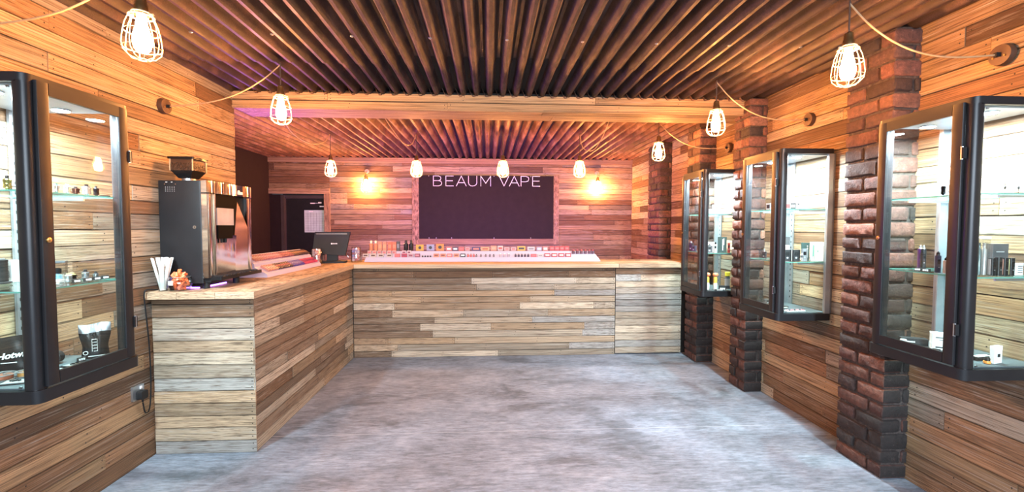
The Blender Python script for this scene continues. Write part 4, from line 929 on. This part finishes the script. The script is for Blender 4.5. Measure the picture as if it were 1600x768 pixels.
# shorter stand on the side run, facing the room
st2 = thing('display_stand', 'shorter white stepped display stand glowing beside the coffee machine', 'display stand', (-1.98, 4.38, ZT))
mb = MB(); ya, yb = -.62, .56; prof = [(.15, 0), (.142, .030), (.135, .034), (.045, .085), (.042, .115), (-.075, .180), (-.08, 0)]
for (x_, z_), (x2, z2) in zip(prof, prof[1:] + prof[:1]): mb.quad([(x_, ya, z_), (x2, ya, z2), (x2, yb, z2), (x_, yb, z_)], M_STAND)
mb.quad([(x_, ya, z_) for x_, z_ in prof], M_STAND); mb.quad([(x_, yb, z_) for x_, z_ in prof[::-1]], M_STAND); mb.build('stepped_tray', st2)
def stick(proto, x, y, z, c, c2, label, group):
    if c in proto: dup(proto[c], (x, y, z), None, label, group); return
    root = thing('flavour_stick', label, 'box', (x, y, z), 0, group); root.rotation_euler = (0, math.radians(29), 0)
    mb = MB(); mb.box(-.040, .040, -.0085, .0085, 0, .017, col(c)); mb.build('carton', root)
    mb = MB(); mb.box(-.012, .014, -.0070, .0070, .0172, .0182, col(c2)); mb.build('printed_panel', root); proto[c] = root
pr1 = {}
cols2 = [((.36, .14, .17), (.55,.42,.45), 'pale pink flat box in the upper row of the side display', 'pale pink flat boxes, side display')] * 9 + [(MV, PK, 'mauve flat box in the upper row of the side display', 'mauve flat boxes, side display')] * 7 + [((.04, .015, .02), (.5, .25, .12), 'dark flat box in the upper row of the side display', 'dark flat boxes, side display')] * 10
for k, (c, c2, l, g) in enumerate(cols2): stick(pr1, -1.99, 3.80 + .18 + k * .0375, ZT + .1465, c, c2, l, g)
pr2 = {}
cols3 = [((.42, .19, .15), (.6,.5,.45), 'peach flat box at the near end of the lower row', 'peach flat boxes, side display')] * 5 + [((.03, .015, .03), PK, 'black flat box in the lower row of the side display', 'black flat boxes, lower row')] * 8 + [((.05, .04, .25), LV, 'blue flat box in the lower row of the side display', 'blue flat boxes, lower row')] * 7 + [((.45, .04, .10), NV, 'crimson flat box in the lower row of the side display', 'crimson flat boxes, lower row')] * 9
for k, (c, c2, l, g) in enumerate(cols3): stick(pr2, -1.89, 3.80 + .04 + k * .0375, ZT + .0615, c, c2, l, g)
for k in range(4): stick(pr2, -1.99, 3.80 + .03 + k * .0375, ZT + .1465, (.42, .19, .15), (.6,.5,.45), 'peach flat box at the near end of the upper row', 'peach flat boxes, upper row')

# ------------------------------------------------------------------ coffee machine
cm = thing('coffee_machine', 'black and chrome bean to cup coffee machine on the side counter', 'coffee machine', (-2.03, 3.33, ZT))
ox = Vector(cm.location); z0 = ZT
MX0, MX1, MY0, MY1 = XL + .022, -1.875, 3.06, 3.62
P_ = lambda mb, nm, sm=False: part(mb, nm, cm, sm)
mb = MB(); mb.rbox(MX0, MX1 - .035, MY0, MY1, z0 + .04, 1.81, .008, BLACKM, 3); P_(mb, 'body', True)
mb = MB(); mb.lathe([(.011, MY0 - .004), (.011, MY0 + .002)], CHROME, 14, (MX1 - .08, 0, 1.50), ax='y'); mb.box(MX1 - .0815, MX1 - .0785, MY0 - .0048, MY0 - .0038, 1.494, 1.506, BLACKP); P_(mb, 'side_lock')
mb = MB()
for k in range(2): mb.lathe([(.003, MY0 - .003), (.003, MY0)], CHROME, 8, (MX0 + .045 + k * .07, 0, 1.785), ax='y')
for r_ in range(3):
    for k in range(5): mb.lathe([(.0022, MY0 - .0015), (.0022, MY0)], col(SV), 6, (MX0 + .05 + k * .014, 0, 1.765 - r_ * .013), ax='y')
mb.box(MX0 + .05, MX0 + .062, MY0 - .001, MY0, 1.797, 1.800, WHITE); mb.box(MX0 + .085, MX0 + .095, MY0 - .001, MY0, 1.797, 1.800, WHITE); P_(mb, 'vent_panel')
# chrome front, near side column
def curved(mb, y0, y1, z0_, z1_, bul, mat, x=MX1 - .035, d=.035, taper=0, n=8):
    pts = []
    for k in range(n + 1):
        t = k / n; pts.append((y0 + (y1 - y0) * t, x + d + bul * math.sin(PI * t)))
    b = len(mb.v)
    for (y_, x_) in pts: mb.v += [(x_ , y_, z0_), (x_, y_, z1_)]
    for k in range(n): mb.face([b + 2 * k, b + 2 * k + 2, b + 2 * k + 3, b + 2 * k + 1], mat)
    mb.quad([(x, y0, z0_), (x + d, y0, z0_), (x + d, y0, z1_), (x, y0, z1_)], mat); mb.quad([(x, y1, z0_), (x + d, y1, z0_), (x + d, y1, z1_), (x, y1, z1_)], mat)
    for zz in (z0_, z1_): mb.quad([(x, y0, zz)] + [(x_, y_, zz) for y_, x_ in pts] + [(x, y1, zz)], mat)
SMCH = CHROME
mb = MB(); curved(mb, MY0 + .001, MY0 + .055, z0 + .075, 1.725, .008, SMCH); curved(mb, MY0 + .055, MY0 + .095, z0 + .075, 1.725, .012, SMCH); P_(mb, 'chrome_column', True)
mb = MB(); 
for a, b_, bl in ((0.001, .095, .012), (.096, .2, .016), (.2, .30, .016), (.30, .44, .006), (.44, .558, .014)): curved(mb, MY0 + a, MY0 + b_, 1.732, 1.812, bl, SMCH)
P_(mb, 'chrome_top_band', True)
mb = MB(); mb.box(MX1 + .008, MX1 + .010, MY0 + .36, MY0 + .42, 1.745, 1.765, WHITE); mb.box(MX1 + .008, MX1 + .0102, MY0 + .365, MY0 + .38, 1.765, 1.775, WHITE); P_(mb, 'maker_mark')
mb = MB(); curved(mb, MY1 - .06, MY1 - .001, z0 + .075, 1.725, .006, SMCH, d=.03); P_(mb, 'chrome_column', True)
mb = MB(); curved(mb, MY0 + .1, MY1 - .065, z0 + .075, 1.44, .02, SMCH, d=-.004, x=MX1 - .035); mb.quad([(MX1 - .03, MY1 - .25, z0 + .08), (MX1 + .0, MY1 - .07, z0 + .08), (MX1 - .0, MY1 - .065, 1.5), (MX1 - .032, MY1 - .16, 1.72)], SMCH); P_(mb, 'chrome_back_panel', True)
DEEP = flat((.0035, .0035, .0035), .6, 0, 'matt_black', spec=.05)
mb = MB(); mb.box(MX1 - .035, MX1 - .028, MY0 + .095, MY1 - .06, 1.44, 1.732, DEEP); mb.box(MX1 - .028, MX1 - .005, MY0 + .11, MY0 + .34, 1.63, 1.73, DEEP); P_(mb, 'black_recess')
mb = MB(); mb.box(MX1 - .026, MX1 - .002, MY0 + .115, MY0 + .315, 1.515, 1.635, col((.42, .40, .42), .2)); P_(mb, 'display_screen')
mb = MB(); mb.rbox(MX1 - .034, MX1 - .001, MY0 + .12, MY0 + .30, 1.42, 1.512, .006, DEEP, 3); 
for k in range(2): mb.lathe([(.007, 1.39), (.009, 1.42)], BLACKP, 12, (MX1 - .015, MY0 + .18 + k * .05, 0))
P_(mb, 'spout_block', True)
mb = MB(); mb.rbox(MX1 - .10, MX1 + .075, MY0 + .015, MY1 - .005, z0 + .058, z0 + .082, .012, BLACKG, 4)
for k in range(14): mb.box(MX1 - .03, MX1 + .06, MY0 + .05 + k * .035, MY0 + .06 + k * .035, z0 + .082, z0 + .087, BLACKP)
mb.box(MX1 - .05, MX1 + .005, MY0 + .02, MY1 - .02, z0 + .045, z0 + .06, BLACKP); P_(mb, 'drip_tray', True)
for x_, y_ in ((MX1 - .045, MY0 + .05), (MX1 - .02, MY1 - .2), (MX0 + .04, MY0 + .05), (MX0 + .04, MY1 - .05)):
    mb = MB(); mb.lathe([(.022, z0), (.022, z0 + .045), (.017, z0 + .062)], BLACKP, 16, (x_, y_, 0)); P_(mb, 'foot', True)
# hopper
hx0, hx1, hy0, hy1 = MX0 + .068, MX0 + .212, MY0 + .022, MY0 + .165; hz = 1.81
def frustum(mb, a, b, za, zb, m): 
    A = [(a[0], a[2], za), (a[1], a[2], za), (a[1], a[3], za), (a[0], a[3], za)]; B = [(b[0], b[2], zb), (b[1], b[2], zb), (b[1], b[3], zb), (b[0], b[3], zb)]
    for k in range(4): mb.quad([A[k], A[(k + 1) % 4], B[(k + 1) % 4], B[k]], m)
    mb.quad(A[::-1], m); mb.quad(B, m)
cx_, cy_ = (hx0 + hx1) / 2, (hy0 + hy1) / 2
mb = MB(); mb.lathe([(.040, hz), (.040, hz + .02)], STEEL, 20, (cx_, cy_, 0)); P_(mb, 'hopper_collar', True)
mb = MB(); frustum(mb, (cx_ - .04, cx_ + .04, cy_ - .04, cy_ + .04), (hx0, hx1, hy0, hy1), hz + .02, hz + .07, BLACKG); P_(mb, 'hopper_funnel')
mb = MB(); frustum(mb, (hx0, hx1, hy0, hy1), (hx0 + .004, hx1 - .004, hy0 + .004, hy1 - .004), hz + .07, hz + .145, col((.07, .035, .02), .25)); P_(mb, 'bean_window')
mb = MB(); rr = random.Random(5)
for k in range(260):
    f_ = rr.random(); u_, v_ = rr.random(), rr.random()
    if rr.random() < .5: p = (hx0 + .006 + (hx1 - hx0 - .012) * u_, hy0 - .0005, hz + .072 + .048 * v_)
    else: p = (hx1 + .0005, hy0 + .006 + (hy1 - hy0 - .012) * u_, hz + .072 + .048 * v_)
    a = .0045; mb.lathe([(.0008, -a), (.0032, -a * .5), (.0036, 0), (.0032, a * .5), (.0008, a)], col((.05, .025, .014), .35), 6, p)
P_(mb, 'coffee_beans', True)['kind'] = 'stuff'
for x_, y_ in ((hx1 + .001, hy0 - .001), (hx0, hy0 - .001), (hx1 + .001, hy1)):
    mb = MB(); mb.box(x_ - .003, x_ + .003, y_ - .003, y_ + .003, hz + .068, hz + .147, col((.45, .33, .2), .2))
    P_(mb, 'hopper_corner_strip')
mb = MB(); mb.rbox(hx0 - .012, hx1 + .012, hy0 - .012, hy1 + .012, hz + .145, hz + .160, .006, BLACKG, 3); P_(mb, 'hopper_lid', True)
# violet strip under the machine
mb = MB(); mb.box(MX0 + .10, MX1 - .075, MY0 + .02, MY0 + .028, z0 + .004, z0 + .012, M_VIOLET); mb.box(MX1 - .07, MX1 - .062, MY0 + .09, MY1 - .25, z0 + .004, z0 + .012, M_VIOLET); tag(mb.build('led_strip'), 'glowing violet led strip lying on the counter under the coffee machine', 'led strip')
mb = MB(); mb.box(-1.45, 1.35, 5.60, 5.612, ZT, ZT + .012, M_VIOLET); tag(mb.build('led_strip'), 'glowing violet led strip behind the long display stand', 'led strip')

# straws in a glass
sg = thing('straw_glass', 'narrow glass holding white paper wrapped straws by the coffee machine', 'glass', (-2.118, 2.985, ZT))
mb = MB(); mb.lathe([(.022, 0), (.024, .003), (.036, .12), (.0345, .12), (.0225, .006), (.001, .005)], JAR, 20, cap=False); mb.build('tumbler', sg, True)
mb = MB(); mb.tube([(.0465 * math.cos(2 * PI * k / 24), .0465 * math.sin(2 * PI * k / 24), .158) for k in range(24)], .0013, STEEL, 6, True); mb.build('wire_ring', sg, True)
st0 = None; rr = random.Random(3)
for k in range(22):
    a = k * 2 * PI / 22 * 3 + .2; r0 = .012 if k < 15 else .004;  r1 = (.058 if k < 15 else .028) * rr.uniform(.88, 1.08)
    if k == 0:
        mb = MB(); mb.box(-.0058, .0058, -.0025, .0025, 0, .215, PAPER); st0 = mb.build('paper_straw'); o = st0; tag(o, 'white paper wrapped straw standing in the glass by the coffee machine', 'straw', 'paper wrapped straws')
    else: o = st0.copy(); C.objects.link(o)
    b = Vector((-2.118 + r0 * math.cos(a), 2.985 + r0 * math.sin(a), ZT + .007)); t_ = Vector((-2.118 + r1 * math.cos(a), 2.985 + r1 * math.sin(a), ZT + .215 + rr.uniform(-.008, .012)))
    q = (t_ - b).to_track_quat('Z', 'Y'); o.location = b; o.rotation_euler = q.to_euler()
    o['label'] = 'white paper wrapped straw ' + ('standing upright in the middle of the straw glass' if k >= 15 else 'leaning left in the glass, towards the wall' if math.cos(a) < -.4 else 'leaning right in the glass, towards the coffee machine' if math.cos(a) > .4 else 'leaning forward over the rim of the straw glass' if math.sin(a) < 0 else 'leaning back at the rear of the straw glass')
# sweet jar
JS = 1.3; JX, JY = -2.020, 2.995
sj = thing('sweet_jar', 'round glass jar of orange sweets at the counter end', 'jar', (JX, JY, ZT))
mb = MB(); mb.lathe([(r * JS, z_ * JS) for r, z_ in [(.030, 0), (.046, .006), (.054, .03), (.052, .052), (.044, .066), (.046, .072), (.044, .072), (.042, .066), (.050, .05), (.050, .03), (.042, .008), (.001, .006)]], JAR, 28, cap=False); mb.build('bowl', sj, True)
mb = MB(); mb.tube([(.047 * JS * math.cos(2 * PI * k / 24), .047 * JS * math.sin(2 * PI * k / 24), .071 * JS) for k in range(24)], .0018, STEEL, 6, True); mb.build('wire_ring', sj, True)
mb = MB(); mb.box(-.022, .006, -.0715, -.0700, .045, .072, PAPER); mb.build('paper_label', sj)
rr = random.Random(12); sw = None
for k in range(62):
    if k == 0:
        mb = MB(); mb.lathe([(.003, -.018), (.0074, -.015), (.008, 0), (.0074, .015), (.003, .018)], col((.80, .16, .05), .45), 10); sw = mb.build('orange_sweet', None, True); o = sw; tag(o, 'orange sweet in the round glass jar at the counter end', 'sweet', 'orange sweets in the jar')
    else: o = sw.copy(); C.objects.link(o)
    lay = k // 10; zz = .022 + lay * .0175; rmax = (.030, .042, .044, .036, .030, .034, .015)[lay]; a = k * 2.4; r_ = rmax * ((k % 10 + .5) / 10) ** .5
    o.location = (JX + r_ * math.cos(a), JY + r_ * math.sin(a), ZT + zz); o.rotation_euler = (rr.uniform(.2, 1.5), rr.uniform(-.4, .4), rr.uniform(0, 6.28))
# till
tl = thing('till_monitor', 'black till monitor on a pedestal seen from behind', 'till', (-1.845, 5.32, ZT), math.radians(12))
T_ = lambda mb, nm, sm=False: mb.build(nm, tl, sm)
mb = MB(); mb.rbox(-.16, .16, -.10, .14, 0, .022, .03, BLACKP, 5); T_(mb, 'base', True)
mb = MB(); mb.prism([(.02, .02), (.10, .02), (.075, .2), (.025, .2)], -.06, .06, BLACKP, 'x'); T_(mb, 'pedestal')
mb = MB(); A = [(-.215, -.0, .110), (.150, -.0, .085), (.205, .0, .365), (-.185, 0, .365)]
fr_ = [(x_, -.012 + (z_ - .1) * .12, z_) for x_, _, z_ in A]; bk = [(x_ * 1.03, .028 + (z_ - .1) * .12, z_) for x_, _, z_ in A]
mb.quad(fr_, BLACKP); mb.quad(bk[::-1], BLACKG)
for k in range(4): mb.quad([fr_[k], bk[k], bk[(k + 1) % 4], fr_[(k + 1) % 4]], BLACKP)
T_(mb, 'monitor_shell')
mb = MB(); mb.box(-.17, .17, .010, .016, .335, .347, col((.10, .07, .03), .3)); T_(mb, 'top_vent')
mb = MB(); mb.lathe([(.009, -.0025), (.009, -.0005)], WHITE, 14, (-.0, .0, .225), ax='y')
for k in range(6): mb.box(.012 + k * .0085, .018 + k * .0085, -.0025, -.0005, .220, .230, WHITE)
T_(mb, 'white_emblem'); mb = MB(); mb.box(-.105, -.085, -.006, .006, .03, .09, col((.16, .08, .06))); T_(mb, 'side_label')
# handled jars of wrapped sweets
def mug(x, y, label, rz):
    root = thing('mason_jar', label, 'jar', (x, y, ZT), rz, 'handled jars of wrapped sweets')
    mb = MB(); mb.lathe([(r * 1.32, z_ * 1.32) for r, z_ in [(.040, 0), (.046, .005), (.048, .02), (.048, .10), (.040, .118), (.040, .135), (.042, .138), (.038, .138), (.038, .118), (.045, .1), (.045, .02), (.001, .008)]], JAR, 26, cap=False); mb.build('jar_body', root, True)
    mb = MB(); mb.tube(catm([(-.062, 0, .135), (-.092, 0, .125), (-.102, 0, .09), (-.09, 0, .05), (-.062, 0, .04)], 5), .007, JAR, 8); mb.build('handle', root, True)
    return root
rr = random.Random(33); sws = []
for i, c in enumerate(((.62, .38, .52), (.40, .38, .70), (.55, .20, .22), (.72, .55, .60))):
    mb = MB(); mb.lathe([(.001, -.018), (.015, -.011), (.019, 0), (.015, .011), (.001, .018)], col(c, .3), 10); o = mb.build('wrapped_sweet', None, True); sws.append(o)
mug(-1.94, 5.11, 'handled glass jar of wrapped sweets left of the till', .3); mug(-1.575, 5.37, 'handled glass jar of wrapped sweets right of the till', 0)
used = set()
for j, (x, y, s_) in enumerate(((-1.94, 5.11, 'left'), (-1.575, 5.37, 'right'))):
    for k in range(30):
        i = rr.randrange(4); src = sws[i]
        if i in used: o = src.copy(); C.objects.link(o)
        else: o = src; used.add(i)
        lay = k // 5; a = k * 2.5; r_ = .006 + .028 * ((k % 5) / 4); o.location = (x + r_ * math.cos(a), y + r_ * math.sin(a), ZT + .03 + lay * .025); o.rotation_euler = (rr.uniform(0, 3), rr.uniform(0, 3), 0)
        tag(o, ['pink', 'lavender', 'red', 'pale pink'][i] + ' wrapped sweet in the handled jar ' + s_ + ' of the till', 'sweet', ['pink', 'lavender', 'red', 'pale pink'][i] + ' sweets in the jar ' + s_ + ' of the till')
# ------------------------------------------------------------------ socket, plug, cables
sk = thing('wall_socket', 'chrome faced wall socket with a black plug by the counter end', 'socket', (XL + .014, 2.84, .47))
mb = MB(); mb.rbox(0, .012, -.045, .045, -.045, .045, .006, STEEL, 3, 'x'); mb.build('face_plate', sk, True)
mb = MB(); mb.box(.012, .017, .012, .026, .018, .034, WHITE); mb.build('switch', sk)
pg = thing('mains_plug', 'black mains plug pushed into the chrome wall socket', 'plug', (XL + .027, 2.845, .455))
mb = MB(); mb.rbox(0, .034, -.026, .026, -.028, .024, .01, BLACKP, 4, 'x'); mb.build('plug_body', pg, True)
mb = MB(); mb.tube([(.018, 0, -.028), (.018, .002, -.05)], [.007, .004], BLACKP, 8); mb.build('strain_relief', pg, True)
mb = MB(); mb.tube(catm([(XL + .045, 2.847, .40), (XL + .04, 2.87, .33), (XL + .03, 2.92, .34), (XL + .024, 2.945, .5), (XL + .028, 2.935, .75), (XL + .022, 2.92, 1.0), (XL + .03, 2.905, 1.07), (XL + .035, 2.92, 1.10), (XL + .06, 3.0, 1.093), (XL + .08, 3.10, 1.093)]), .0042, BLACKP, 8)
tag(mb.build('power_cable', None, True), 'black power cable running from the wall socket up over the counter end', 'cable')
